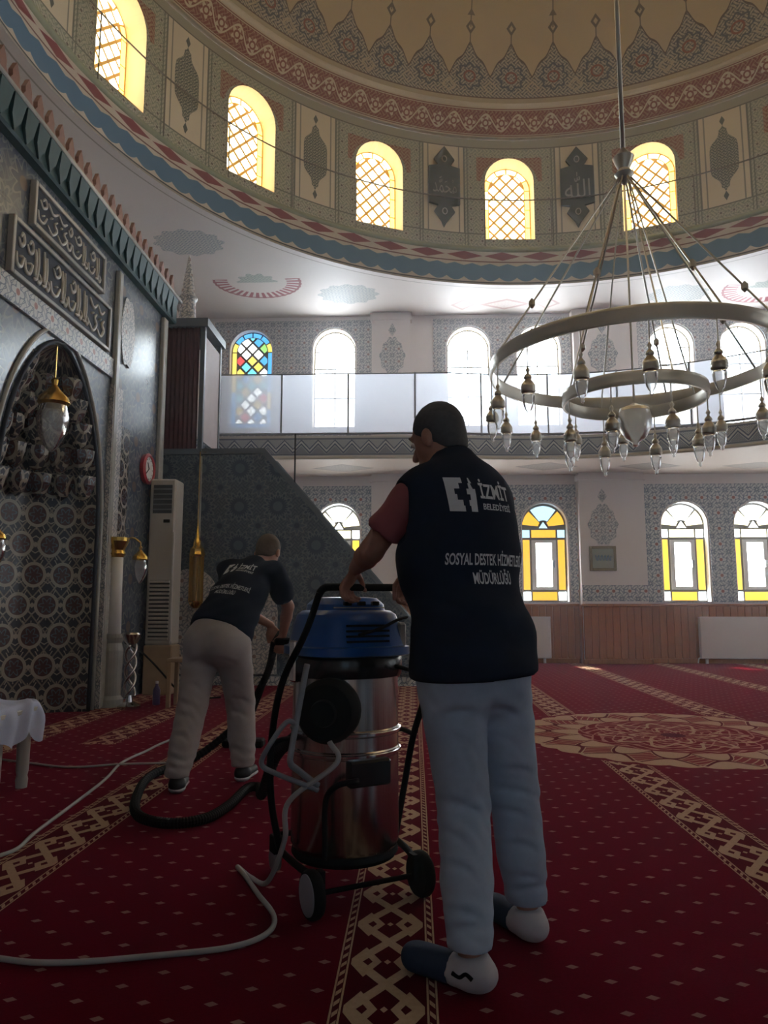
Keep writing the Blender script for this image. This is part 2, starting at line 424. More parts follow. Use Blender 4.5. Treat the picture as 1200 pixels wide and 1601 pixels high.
M['gold'] = plain('gold', (.75,.48,.12), .25, 1.0, var=.12)
M['brass'] = plain('brass', (.46,.42,.35), .30, 1.0, var=.12)
M['chrome'] = plain('chrome', (.62,.62,.64), .15, 1.0, var=.08)
M['steel'] = T('brushed_steel', .22, 1.0)
_t = M['steel']; _g = _t.noise(3, 3, 'Object', (60, 60, .4)); M['steel'] = _t.done(_t.mix(_g, (.40,.39,.38), (.62,.60,.58)), rough=_g*.18+.14)
M['black'] = plain('black_rubber', (.006,.006,.007), .75, spec=.15)
M['black_gloss'] = plain('black_plastic', (.010,.010,.013), .25)
M['grey'] = plain('grey_plastic', (.22,.23,.25), .5)
M['light_grey'] = plain('light_grey_cable', (.36,.36,.35), .5)
M['blue'] = plain('blue_plastic', (.006,.075,.30), .28, var=.1)
M['ac_white'] = plain('ac_cream', (.50,.47,.43), .4, var=.04)
M['white'] = plain('white_paint', (.72,.70,.68), .4, var=.04)
M['rad'] = plain('radiator_enamel', (.70,.66,.66), .4, var=.03)
M['red'] = plain('red_plastic', (.38,.02,.03), .35)
M['maroon'] = plain('maroon_velvet', (.085,.016,.018), .85, var=.5, scale=5)
M['dark_wood'] = plain('dark_wood', (.10,.055,.03), .5, var=.3)
M['light_wood'] = plain('light_wood', (.42,.30,.19), .5, var=.2)
M['dark_grille'] = plain('dark_grille', (.035,.04,.05), .4)
M['lead'] = plain('window_lead', (.16,.14,.12), .5)
M['bloom_lead'] = plain('drum_window_tracery', (.78,.50,.15), .5)  # orange tint stands in for bloom from the bright panes
M['linen'] = plain('white_linen', (.50,.54,.70), .85, var=.06, scale=20)
M['cushion_blue'] = plain('blue_print', (.10,.22,.38), .6)
# lit panes
E_ = {}
E_['white'] = emit('pane_daylight', (.80,.91,1.0), 14.5)
E_['side'] = emit('pane_side', (.82,.92,1.0), 4.0); E_['back'] = emit('pane_back', (.50,.77,1.0), .90)
E_['clear'] = emit('pane_clear', (.95,.98,1.0), 8.0, clear=.9)
E_['blue'] = emit('pane_pale_blue', (.45,.80,1.0), 1.3)
E_['yellow'] = emit('pane_amber', (1.0,.50,.03), 1.05)
E_['pale'] = emit('pane_pale_yellow', (1.0,.93,.62), 4.0)
E_['yellow2'] = emit('pane_yellow', (1.0,.66,.06), 1.4)
E_['drum'] = emit('pane_drum', (1.0,.88,.62), 6.5)
E_['drum_y'] = emit('pane_drum_yellow', (1.0,.62,.12), 3.2)
E_['drum_w'] = emit('pane_drum_warm', (1.0,.80,.36), 4.4)
for k_, c_ in dict(st_blue=(.10,.45,1.0), st_cyan=(.2,.8,1.0), st_red=(1.0,.10,.10), st_green=(.35,.8,.2), st_yel=(1.0,.75,.15), st_white=(.95,1,1)).items(): E_[k_] = emit('pane_'+k_, c_, 1.1 if k_ != 'st_white' else 2.5)
def m_glass(name, col=(1,1,1), tr=.5, rough=.1, white=(.8,.85,.9), dif='ShaderNodeBsdfTranslucent'):
    t = T(name); N, L = t.N, t.L; N.remove(t.b)
    a = N.new('ShaderNodeBsdfTransparent'); a.inputs[0].default_value = (*col, 1)
    d = N.new(dif); d.inputs[0].default_value = (*white, 1)
    d2 = N.new('ShaderNodeBsdfDiffuse'); d2.inputs[0].default_value = (*white, 1)
    g = N.new('ShaderNodeBsdfGlossy'); g.inputs['Roughness'].default_value = rough
    m0 = N.new('ShaderNodeMixShader'); m0.inputs[0].default_value = .35; L.new(d.outputs[0], m0.inputs[1]); L.new(d2.outputs[0], m0.inputs[2])
    m1 = N.new('ShaderNodeMixShader'); m1.inputs[0].default_value = 1-tr; L.new(a.outputs[0], m1.inputs[1]); L.new(m0.outputs[0], m1.inputs[2])
    m2 = N.new('ShaderNodeMixShader'); fr = N.new('ShaderNodeFresnel'); L.new(fr.outputs[0], m2.inputs[0]); L.new(m1.outputs[0], m2.inputs[1]); L.new(g.outputs[0], m2.inputs[2])
    L.new(m2.outputs[0], N['Material Output'].inputs[0]); return t.mat
M['frosted'] = m_glass('frosted_gallery_glass', tr=.16, rough=.25, white=(.62,.64,.70))
M['lamp_glass'] = m_glass('lamp_glass', tr=.72, rough=.1, white=(.85,.88,.9))
M['opal'] = m_glass('opal_glass', tr=.10, rough=.3, white=(.85,.85,.82))
# ------------------------------------------------------------------ structure
def struct(o, label, cat='wall'): return tag(o, label, cat, kind='structure')
def arch_curve(cx, hw, zt, n=14):
    sp = zt-hw
    return [(cx-hw*math.cos(PI*k/n), sp+hw*math.sin(PI*k/n)) for k in range(n+1)]
def sheet(u0, u1, z0, z1, ops, mapf, du=None):
    """wall face with arched holes; ops = list of (sill z, arch curve points left to right)"""
    mb = MB(); UV = []
    def quad(pts):
        mb.add([mapf(*p) for p in pts], [(0,1,2,3)]); UV.extend(pts)
    def strip(a, b, lo, hi):
        n = max(1, int(math.ceil((b-a)/du))) if du else 1
        for i in range(n):
            p, q = a+(b-a)*i/n, a+(b-a)*(i+1)/n; quad([(p,lo),(q,lo),(q,hi),(p,hi)])
    x = u0
    for zs, cv in sorted(ops, key=lambda o: o[1][0][0]):
        a, b = cv[0][0], cv[-1][0]
        if a > x+1e-6: strip(x, a, z0, z1)
        if zs > z0+1e-6: strip(a, b, z0, zs)
        for (p, h), (q, k) in zip(cv[:-1], cv[1:]): quad([(p,h),(q,k),(q,z1),(p,z1)])
        x = b
    if x < u1-1e-6: strip(x, u1, z0, z1)
    return mb, UV
def plate(cv, zs, y0, y1, hole=None):                  # slab of arch outline (local x,z; depth y)
    poly = [(cv[0][0], zs)]+list(cv)+[(cv[-1][0], zs)]
    return MB().prism(poly, lambda a, b: (a, y0, b), lambda a, b: (a, y1, b))
def reveal(cv, zs, y0, y1):
    loop = [(cv[0][0], zs)]+list(cv)+[(cv[-1][0], zs)]; m = MB(); n = len(loop)
    for i in range(n):
        a, b = loop[i], loop[(i+1) % n]; m.add([(a[0],y0,a[1]),(b[0],y0,b[1]),(b[0],y1,b[1]),(a[0],y1,a[1])], [(0,1,2,3)])
    return m
def clip(poly, conv):                                   # Sutherland-Hodgman, conv counter-clockwise
    out = poly
    for i in range(len(conv)):
        a, b = conv[i], conv[(i+1) % len(conv)]; inp, out = out, []
        if not inp: break
        f = lambda p: (b[0]-a[0])*(p[1]-a[1])-(b[1]-a[1])*(p[0]-a[0])
        for j in range(len(inp)):
            p, q = inp[j], inp[(j+1) % len(inp)]; fp, fq = f(p), f(q)
            if fp >= 0: out.append(p)
            if (fp >= 0) != (fq >= 0):
                t = fp/(fp-fq); out.append((p[0]+(q[0]-p[0])*t, p[1]+(q[1]-p[1])*t))
    return out
def area(p): return .5*abs(sum(p[i][0]*p[(i+1)%len(p)][1]-p[(i+1)%len(p)][0]*p[i][1] for i in range(len(p))))
def pane(poly, y, mat, parent, th=.004):
    m = MB().prism(poly, lambda a, b: (a, y, b), lambda a, b: (a, y+th, b)); return m.build('pane', mat, parent)
def rect(x0, x1, z0, z1): return [(x0,z0),(x1,z0),(x1,z1),(x0,z1)]
def arcband(cx, cz, r0, r1, a0, a1, n=6):
    A = [math.radians(a0+(a1-a0)*k/n) for k in range(n+1)]
    return [(cx+r1*math.cos(a), cz+r1*math.sin(a)) for a in A]+[(cx+r0*math.cos(a), cz+r0*math.sin(a)) for a in reversed(A)]

def drum_window(border=E_['drum_y'], warm=E_['drum_w'], mid=E_['drum'], stained=False, hw=.46, h=1.62, y=.32, rv=M['reveal'], lead=M['bloom_lead']):
    root = empty('window_0'); cv = arch_curve(0, hw, h)
    reveal(cv, 0, -.03, y+.06).build('reveal', rv, root, smooth=False)
    plate(cv, 0, y+.004, y+.05).build('tracery', lead, root)
    sp = h-hw; g = .02; bw = .085
    x1 = hw-g; x0 = x1-bw
    zs = [g+.10, .45, .80, sp]
    for sgn in (-1, 1):
        for a, b in zip([g+bw+.015]+[.42, .78], [.42-.02, .78-.02, sp-.01]):
            r_ = rect(sgn*x0 if sgn > 0 else -x1, x1 if sgn > 0 else -x0, a, b); pane(r_, y, border if random.random() < .55 else warm, root)
    for k in range(6):
        pane(arcband(0, sp, x0, x1, 180*k/6+2, 180*(k+1)/6-2, 4), y, warm if k in (1,2,3,4) else border, root)
    for a, b in ((-x1, -x0), (x0, x1)): pane(rect(a, b, g, g+bw), y, warm, root)
    pane(rect(-x0+.02, -.01, g, g+bw), y, warm, root); pane(rect(.01, x0-.02, g, g+bw), y, warm, root)
    ihw = x0-.018; inner = [(-ihw, g+bw+.02), (ihw, g+bw+.02)]+[(ihw*math.cos(PI*k/12), sp+ihw*math.sin(PI*k/12)) for k in range(13)]
    d = .125; st = .030
    pal = [E_[k] for k in ('st_blue','st_cyan','st_red','st_green','st_yel','st_white','st_yel','st_white')]
    for i in range(-4, 5):
        for j in range(0, 16):
            if (i+j) % 2: continue
            cx, cz = i*d, j*d*1.05+.12; e = d-st
            p = clip([(cx-e,cz),(cx,cz-e*1.05),(cx+e,cz),(cx,cz+e*1.05)], inner)
            if len(p) > 2 and area(p) > .0012: pane(p, y, random.choice(pal) if stained else (mid if random.random() < .8 else warm), root)
    return root
def low_window(fan=E_['white'], yel=E_['pale'], side=E_['yellow2'], base=E_['yellow2'], hw=.435, h=1.92, y=.17):
    root = empty('window_0'); cv = arch_curve(0, hw, h)
    reveal(cv, 0, 0, y+.05).build('reveal', M['white_reveal'], root)
    m = MB(); Y0, Y1 = y+.004, y+.045; sp = h-hw
    m.box(-hw, hw, Y0, Y1, 0, .27); m.box(-hw, -.15, Y0, Y1, .27, 1.16); m.box(.15, hw, Y0, Y1, .27, 1.16); m.box(-hw, hw, Y0, Y1, 1.16, sp)
    m.prism([(hw*math.cos(PI*k/14), sp+hw*math.sin(PI*k/14)) for k in range(15)], lambda a, b: (a, Y0, b), lambda a, b: (a, Y1, b))
    m.build('window_frame', M['lead'], root)
    f = MB()
    for b in ((-.235,-.155,.235,1.20),(.155,.235,.235,1.20)): f.box(b[0], b[1], y-.02, y+.012, b[2], b[3])
    f.box(-.155, .155, y-.02, y+.012, .235, .29); f.box(-.155, .155, y-.02, y+.012, 1.145, 1.20)
    sash = f.build('sash', M['white'], root)
    MB().box(.16, .20, y-.05, y-.02, .66, .80).build('handle', M['chrome'], sash)
    pane(rect(-.15, .15, .29, 1.145), y+.02, E_['clear'], root)
    for z0, z1 in ((.03,.19),(1.25,1.40)):
        for s in (-1, 1): pane(rect(min(s*.27, s*.41), max(s*.27, s*.41), z0, z1), y, fan if z0 > 1 else E_['white'], root)
        pane(rect(-.235, .235, z0, z1), y, yel if z0 > 1 else base, root)
    for s in (-1, 1): pane(rect(min(s*.275, s*.405), max(s*.275, s*.405), .235, 1.205), y, side, root)
    pane(arcband(0, sp-.02, .13, .41, 53, 127, 8), y, fan, root)
    for a0, a1 in ((6,47),(133,174)): pane(arcband(0, sp-.02, .10, .41, a0, a1, 6), y, yel, root)
    pane([(-.085, sp-.05), (.085, sp-.05), (0, sp+.075)], y, fan, root)
    return root
def place_win(root, loc, rz, n, label):
    root.location = loc; root.rotation_euler = (0, 0, rz); root.name = 'window_%d' % n
    tag(root, label, 'window', kind='structure'); return root

# floor ---------------------------------------------------------------
fl = MB().add([(XL,YB,0),(XR,YB,0),(XR,YF,0),(XL,YF,0)], [(0,1,2,3)]).build('floor', M['carpet'])
struct(fl, 'deep red mosque carpet with beige dashes, latticed stripes and a round beige medallion', 'carpet')
# ceiling with round opening -------------------------------------------
def to_rect(th, x0, x1, y0, y1):
    dx, dy = math.sin(th), math.cos(th); t = 1e9
    if dx > 1e-9: t = min(t, (x1-DC[0])/dx)
    if dx < -1e-9: t = min(t, (x0-DC[0])/dx)
    if dy > 1e-9: t = min(t, (y1-DC[1])/dy)
    if dy < -1e-9: t = min(t, (y0-DC[1])/dy)
    return (DC[0]+dx*t, DC[1]+dy*t)
angs = sorted([2*PI*k/96 for k in range(96)]+[math.atan2(x-DC[0], y-DC[1]) % (2*PI) for x in (XL,XR) for y in (YB,YF)])
mb = MB()
for a, b in zip(angs, angs[1:]+[angs[0]+2*PI]):
    pa = (DC[0]+RD*math.sin(a), DC[1]+RD*math.cos(a)); pb = (DC[0]+RD*math.sin(b), DC[1]+RD*math.cos(b)); qa, qb = to_rect(a, XL, XR, YB, YF), to_rect(b, XL, XR, YB, YF)
    mb.add([(*pa,ZC),(*pb,ZC),(*qb,ZC),(*qa,ZC)], [(0,1,2,3)])
struct(mb.build('ceiling', M['ceiling']), 'flat cream ceiling around the dome with painted oval medallions', 'ceiling')
# drum and dome ---------------------------------------------------------
def ring_surface(prof, n=192):                           # prof: (r, z, v)
    V, F, UV = [], [], []
    for r, z, v in prof:
        for k in range(n+1):
            th = TH0+2*PI*k/n; V.append((DC[0]+r*math.sin(th), DC[1]+r*math.cos(th), z)); UV.append((NW*k/n+.5, v))
    for i in range(len(prof)-1):
        for k in range(n): F.append((i*(n+1)+k, i*(n+1)+k+1, (i+1)*(n+1)+k+1, (i+1)*(n+1)+k))
    return V, F, UV
def ring(name, prof, mat, label, cat='trim', smooth=True):
    V, F, UV = ring_surface(prof); o = mesh_obj(name, V, F, mat, None, smooth, UV); return struct(o, label, cat)
ring('trim_1', [(RD+.0, ZC, 0), (RD+.03, ZC+.30, .30), (RD+.05, ZC+.66, .66)], M['drum_low'], 'blue scalloped band with maroon diamonds at the foot of the dome drum')
ring('trim_2', [(RD+.05, ZC+.66, 0), (RD+.0, ZC+.67, .05), (RD-.01, ZC+.71, .1), (RD+.04, ZC+.75, .15), (RD+.15, ZC+.82, .2)], M['green_ledge'], 'narrow olive green ledge below the drum windows')
RW = RD+.15; ZW0, ZW1 = ZC+.82, 9.88
SEC = 2*PI/NW
def drum_map(u, z):
    th = TH0+(u/2.52)*SEC; return (DC[0]+RW*math.sin(th), DC[1]+RW*math.cos(th), z)
ZS = ZW0+.14; WH = 1.62
ops = [(ZS, arch_curve(2.52*k, .46, ZS+WH)) for k in range(NW)]
mb, UV = sheet(-1.26, 2.52*NW-1.26, ZW0, ZW1, ops, drum_map, du=.16)
o = mesh_obj('wall_drum', mb.V, mb.F, M['drum_wall'], None, False, [(u/2.52+.5, z-ZW0) for u, z in UV])
struct(o, 'curved drum wall of grey green tiles and cartouches between arched windows', 'wall')
ring('trim_3', [(RW, ZW1, 0), (RW-.03, ZW1+.03, .1), (RW-.07, ZW1-.005, .2), (6.33, ZW1, .3)], M['cream'], 'cream cornice lip under the red frieze')
ring('trim_4', [(6.33, ZW1, 0), (6.24, ZW1+.20, .22), (6.10, ZW1+.44, .48)], M['drum_red'], 'dark red frieze with beige scrolling flowers around the dome base')
ZD = ZW1+.46
ring('trim_5', [(6.10, ZW1+.44, 0), (6.05, ZW1+.45, .05), (6.05, ZD, .1), (6.0, ZD, .15)], M['cream'], 'thin cream moulding above the red frieze')
ring('ceiling_dome', [(6.0*math.cos(a), ZD+6.0*math.sin(a), 6.0*a) for a in [PI/2*k/40 for k in range(41)]], M['dome'], 'tan painted dome with a zigzag ring of blue brown ornament', 'ceiling')
names = {0: 'drum window between the two dark script cartouches', 1: 'drum window just behind the chandelier pole', -1: 'drum window above the gallery, next before the script cartouches', -2: 'drum window with wide lit reveal, second along the left curve', -3: 'uppermost tilted drum window at the top left', 2: 'drum window cut by the right edge of the frame'}
w0 = drum_window()
for k in range(NW):
    kk = k if k <= 8 else k-NW
    w = w0 if k == 0 else copy_tree(w0)
    th = TH0+k*SEC
    place_win(w, (DC[0]+RW*math.sin(th), DC[1]+RW*math.cos(th), ZS), -th, 1+k, 'amber glowing arched '+names.get(kk, 'drum window number %d clockwise, beyond the frame' % (k+1)))
# rail round the drum
dr = tag(empty('drum_railing', (DC[0], DC[1], ZW0)), 'thin dark safety rail running around the drum in front of windows', 'railing')
m = MB(); m.tube([(6.305*math.sin(2*PI*k/128), 6.305*math.cos(2*PI*k/128), .86) for k in range(128)], .012, 6, closed=True); m.build('handrail', M['lead'], dr)
for k in range(2*NW):
    th = TH0+(k+.5)*SEC/2+.02; m = MB(); m.tube([(6.31*math.sin(th), 6.31*math.cos(th), -.05), (6.305*math.sin(th), 6.305*math.cos(th), .86)], .009, 6); m.build('post', M['lead'], dr)

# far wall ---------------------------------------------------------------
LOWX = [-3.0, -1.5, 1.12, 2.53, 5.2, 6.58]; UPX = [-3.3, -1.6, 1.10, 2.50, 5.12, 6.52]
LZ, LT, UZ, UT = 1.15, 3.07, 4.62, 6.66
mb, UV = sheet(XL, XR, 0, ZG, [(LZ, arch_curve(x, .435, LT)) for x in LOWX[1:]], lambda u, z: (u, YF, z))
mb2, _ = sheet(XL, XR, ZG, ZC, [(UZ, arch_curve(x, .43, UT)) for x in UPX], lambda u, z: (u, YF, z))
mb.add(mb2.V, mb2.F)
struct(mb.build('wall_far', M['plaster']), 'far plaster wall with two storeys of arched windows', 'wall')
lowW = low_window(); lowA = low_window(E_['blue'], E_['yellow'], E_['yellow'], E_['yellow'])
lab = {-1.5: 'blazing white arched window just above the minbar stair slope', 1.12: 'arched window hidden behind the standing man', 2.53: 'amber stained arched window with pale blue fan, beside the pilaster', 5.2: 'yellow bordered arched window, the nearer one to the framed picture', 6.58: 'yellow bordered arched window at the right edge above the wide radiator'}
n = 21
for x in LOWX[1:]:
    w = copy_tree(lowA) if x == 2.53 else copy_tree(lowW); place_win(w, (x, YF, LZ), 0, n, lab[x]); n += 1
def purge(o):
    for c in list(o.children): purge(c)
    bpy.data.objects.remove(o)
purge(lowW); purge(lowA)
def up_window(mat):
    hw, h, y = .43, UT-UZ, .17; root = empty('window_0'); cv = arch_curve(0, hw, h); sp = h-hw
    reveal(cv, 0, 0, y+.05).build('reveal', M['reveal'], root); plate(cv, 0, y+.004, y+.045).build('window_frame', M['lead'], root)
    g = .03
    for s in (-1, 1):
        for a, b in ((.03,.62),(.65,1.24),(1.27,sp-.015)): pane(rect(min(s*.012, s*.40), max(s*.012, s*.40), a, b), y, mat, root)
        pane(arcband(0, sp, .012, .40, 2 if s > 0 else 92, 88 if s > 0 else 178, 8), y, mat, root)
    return root
upW = up_window(E_['white']); sideW = up_window(E_['side']); backW = up_window(E_['back'])
lab = {-3.3: 0, -1.6: 'white glaring gallery window behind the frosted railing, beside the stained one', 1.1: 'white gallery window above the standing man', 2.5: 'white gallery window behind the rim of the chandelier', 5.12: 'gallery window seen through the middle of the chandelier', 6.52: 'gallery window at the far right behind the chandelier'}
for x in UPX:
    if x == -3.3:
        w = drum_window(E_['st_yel'], E_['st_blue'], E_['st_white'], True, .43, UT-UZ, .12, M['plaster'], M['lead']); place_win(w, (x, YF, UZ), 0, n, 'small arched gallery window of multicoloured stained glass')
    else:
        w = copy_tree(upW); place_win(w, (x, YF, UZ), 0, n, 'arched '+lab[x])
    n += 1
# tile surrounds of the far windows
def surround(name, x0, x1, z0, z1, xs, hw, sill, top, label, mat=M['border']):
    mb, UV = sheet(x0, x1, z0, z1, [(sill, arch_curve(x, hw+.03, top+.03)) for x in xs], lambda u, z: (u, YF-.025, z))
    for a, b in (((x0,z0),(x0,z1)), ((x0,z1),(x1,z1)), ((x1,z1),(x1,z0))): mb.add([(a[0],YF-.025,a[1]),(b[0],YF-.025,b[1]),(b[0],YF,b[1]),(a[0],YF,a[1])], [(0,1,2,3)])
    for x in xs:
        r_ = reveal(arch_curve(x, hw+.03, top+.03), sill, YF-.025, YF); mb.add(r_.V, r_.F)
    struct(mb.build(name, mat), label, 'tile trim')
surround('trim_6', .40, 3.14, 1.14, 3.42, LOWX[2:4], .435, LZ, LT, 'blue and white tile surround of the window pair behind the standing man')
surround('trim_7', 4.42, 7.36, 1.14, 3.42, LOWX[4:6], .435, LZ, LT, 'blue and white tile surround of the right hand window pair')
surround('trim_8', -2.2, -.84, 1.14, 3.42, LOWX[1:2], .435, LZ, LT, 'blue and white tile surround of the window above the minbar stair')
surround('trim_9', -4.05, -.84, 4.1, 6.84, UPX[:2], .43, UZ, UT, 'grey blue tile surround of the gallery windows at the stained glass', M['border2'])
surround('trim_10', .40, 3.14, 4.1, 6.84, UPX[2:4], .43, UZ, UT, 'grey blue tile surround of the gallery windows above the standing man', M['border2'])
surround('trim_11', 4.42, 7.36, 4.1, 6.84, UPX[4:6], .43, UZ, UT, 'grey blue tile surround of the gallery windows behind the chandelier', M['border2'])
# pilasters
PL = [(-.83, -.06), (3.16, 4.40)]
for i, (a, b) in enumerate(PL):
    m = MB().box(a, b, YF-.2, YF, 1.1, ZG-.02); m.box(a, b, YF-.2, YF, 4.05, ZC)
    m.box(a-.03, b+.03, YF-.22, YF, ZC-.16, ZC-.02); m.box(a-.03, b+.03, YF-.22, YF, ZG-.2, ZG-.1)
    struct(m.build('wall_pilaster' if i == 0 else 'wall_pilaster.001', M['plaster']), ['plain pilaster strip of the far wall beside the minbar stair window', 'plain pilaster of the far wall carrying the framed picture'][i], 'pilaster')
struct(MB().box(3.17, 4.39, YF-.212, YF-.2, 1.16, 1.46).build('trim_12', M['border']), 'short blue tile band at the foot of the pilaster with the picture', 'tile trim')
def teardrop(c, w, h, label, y):
    out = []
    for k in range(40):
        a = 2*PI*k/40; s = math.sin(a); r = 1+.07*math.cos(10*a)
        out.append((w*.5*math.cos(a)*r*(1-.25*max(0, s)), h*.33*s*r))
    o = empty('wall_ornament', (c[0], y, c[1])); tag(o, label, 'ornament', 'painted pilaster ornaments')
    MB().prism(out, lambda a, b: (a, -.012, b), lambda a, b: (a, 0, b)).build('plaque', M['border2'], o)
    MB().prism([(0,h*.34),(w*.16,h*.45),(0,h*.58),(-w*.16,h*.45)], lambda a, b: (a, -.012, b), lambda a, b: (a, 0, b)).build('tip', M['border2'], o)
teardrop((-.42, 6.02), .50, 1.15, 'blue grey teardrop ornament high on the pilaster near the stained window', YF-.2)
teardrop((3.72, 6.0), .55, 1.2, 'blue grey teardrop ornament on the gallery pilaster seen through chandelier', YF-.2)
teardrop((3.60, 2.62), .55, 1.2, 'grey teardrop ornament above the framed picture', YF-.2)
# wooden dado, built board by board
dado = struct(empty('trim_13', (0, YF, 0)), 'brown varnished board dado along the foot of the far wall', 'wood panelling')
x = -.82; boards = {}
while x < XR-.1:
    inp = 3.16 <= x+.065 <= 4.40
    wv = .128; y1 = -.22 if inp else -.0
    if 'b' not in boards:
        b = MB().bbox(0, wv, -.035, 0, .09, 1.06, .006).build('board', M['wood'], dado); boards['b'] = b
    else:
        b = boards['b'].copy(); COL.objects.link(b)
    b.location = (x, y1+random.uniform(-.003,.003), 0); x += .133
for a, b, y in ((-.83,3.14,0),(3.14,4.42,-.22),(4.42,XR,0)):
    MB().bbox(a, b, y-.06, y, 1.06, 1.11, .008).build('cap_rail', M['wood'], dado); MB().bbox(a, b, y-.05, y, 0, .09, .008).build('skirting', M['wood'], dado)
MB().box(3.13, 3.16, -.22, -.0, 0, 1.1).build('return_board', M['wood'], dado)
# gallery --------------------------------------------------------------
RG = 6.25
th_a = math.atan2(.6-DC[0], 12.75-DC[1])
gpath = [(-3.56, 12.72), (-2.4, 12.73), (-1.2, 12.74), (0.0, 12.75)]
for k in range(61):
    th = th_a+(PI-th_a)*k/60; gpath.append((DC[0]+RG*math.sin(th), DC[1]+RG*math.cos(th)))
gout = []
for (x, y) in gpath[:4]: gout.append((x, YF))
for (x, y) in gpath[4:]:
    th = math.atan2(x-DC[0], y-DC[1]); gout.append(to_rect(th, XL, XR, YB, YF))
gp = [(XL, 12.72)]+gpath+[(XL, .43)]; go = [(XL, YF)]+gout+[(XL, YB)]
ss = MB(); ft = MB()
for i in range(len(gp)-1):
    ss.add([(*gp[i],ZG+.01),(*gp[i+1],ZG+.01),(*go[i+1],ZG-.06),(*go[i],ZG-.06)], [(0,1,2,3)]); ft.add([(*gp[i],4.08),(*gp[i+1],4.08),(*go[i+1],4.08),(*go[i],4.08)], [(0,1,2,3)])
struct(ss.build('ceiling_gallery', M['soffit']), 'pink cream underside of the gallery with faint painted ornament', 'ceiling')
struct(ft.build('floor_gallery', M['carpet']), 'upper gallery floor behind the frosted railing', 'floor')
fc = MB(); UV = []; L_ = 0
for i in range(len(gp)-1):
    a, b = gp[i], gp[i+1]; d = math.hypot(b[0]-a[0], b[1]-a[1])
    for z0, z1 in ((ZG, 4.08),): fc.add([(*a,z0),(*b,z0),(*b,z1),(*a,z1)], [(0,1,2,3)]); UV += [(L_,z0),(L_+d,z0),(L_+d,z1),(L_,z1)]
    L_ += d
struct(mesh_obj('trim_14', fc.V, fc.F, M['fascia'], None, False, UV), 'blue and white zigzag tile fascia along the gallery edge', 'tile trim')
def lip(z, r): 
    m = MB(); m.tube([(x, y, z) for x, y in gp], r, 8); return m
struct(lip(ZG, .03).build('trim_15', M['cream'], smooth=True), 'cream bead along the lower gallery edge')
gr = tag(empty('gallery_railing', (0, 12.72, 4.08)), 'frosted glass panel railing with slim posts along the gallery', 'railing')
# arc-length stations every 1.2 m
P = [np.array(p) for p in gpath]; cum = [0]
for a, b in zip(P, P[1:]): cum.append(cum[-1]+np.linalg.norm(b-a))
def at(s):
    i = min(max(np.searchsorted(cum, s)-1, 0), len(P)-2); t = (s-cum[i])/(cum[i+1]-cum[i]); return P[i]+(P[i+1]-P[i])*t
s = 0.0; stn = 1.195
while s+stn <= cum[-1]-.1:
    m = MB(); nseg = 6; q = [at(s+.012+(stn-.024)*k/nseg) for k in range(nseg+1)]
    for a, b in zip(q, q[1:]): m.add([(a[0],a[1]-12.72,.05),(b[0],b[1]-12.72,.05),(b[0],b[1]-12.72,1.12),(a[0],a[1]-12.72,1.12)], [(0,1,2,3)])
    m.build('glass_panel', M['frosted'], gr)
    p = at(s); MB().box(p[0]-.014, p[0]+.014, p[1]-12.72-.015, p[1]-12.72+.015, 0, 1.15).build('post', M['grey'], gr); s += stn
m = MB(); m.tube([(x, y-12.72, .035) for x, y in gpath], .022, 8); m.build('bottom_rail', M['grey'], gr, True)
m = MB(); m.tube([(x, y-12.72, 1.135) for x, y in gpath], .012, 8); m.build('top_rail', M['grey'], gr, True)
# side walls -----------------------------------------------------------
struct(MB().add([(XL,YB,0),(XL,YF,0),(XL,YF,ZC),(XL,YB,ZC)], [(0,1,2,3)]).build('wall_left', M['plaster']), 'plain plaster wall rising behind the mihrab front', 'wall')
SYS = [6.1, 9.0, 11.9]
mb, UV = sheet(YB, YF, 0, ZG, [(LZ, arch_curve(y, .435, LT)) for y in SYS], lambda u, z: (XR, u, z))
mb2, _ = sheet(YB, YF, ZG, ZC, [(UZ, arch_curve(y, .43, UT)) for y in SYS], lambda u, z: (XR, u, z)); mb.add(mb2.V, mb2.F)
struct(mb.build('wall_right', M['plaster']), 'plaster wall with arched windows opposite the mihrab', 'wall')
for i, y in enumerate(SYS):
    for z in (UZ, LZ):
        w = copy_tree(sideW); w.scale = (1, 1, 1 if z == UZ else .94); place_win(w, (XR, y, z), -PI/2, n, 'arched window %s opposite the mihrab, number %d from the entrance' % ('upstairs' if z == UZ else 'downstairs', i+1)); n += 1
BXS = [.2, 2.4, 4.6, 6.8]
mb, UV = sheet(XL, XR, 0, ZC, [(LZ, arch_curve(x, .435, LT)) for x in BXS], lambda u, z: (u, YB, z))
struct(mb.build('wall_back', M['plaster']), 'plaster wall behind the photographer with a row of windows', 'wall')
for i, x in enumerate(BXS):
    w = copy_tree(backW); w.scale = (1, 1, .94); place_win(w, (x, YB, LZ), PI, n, 'arched window behind the photographer, number %d from the mihrab side' % (i+1)); n += 1
purge(upW); purge(sideW); purge(backW)
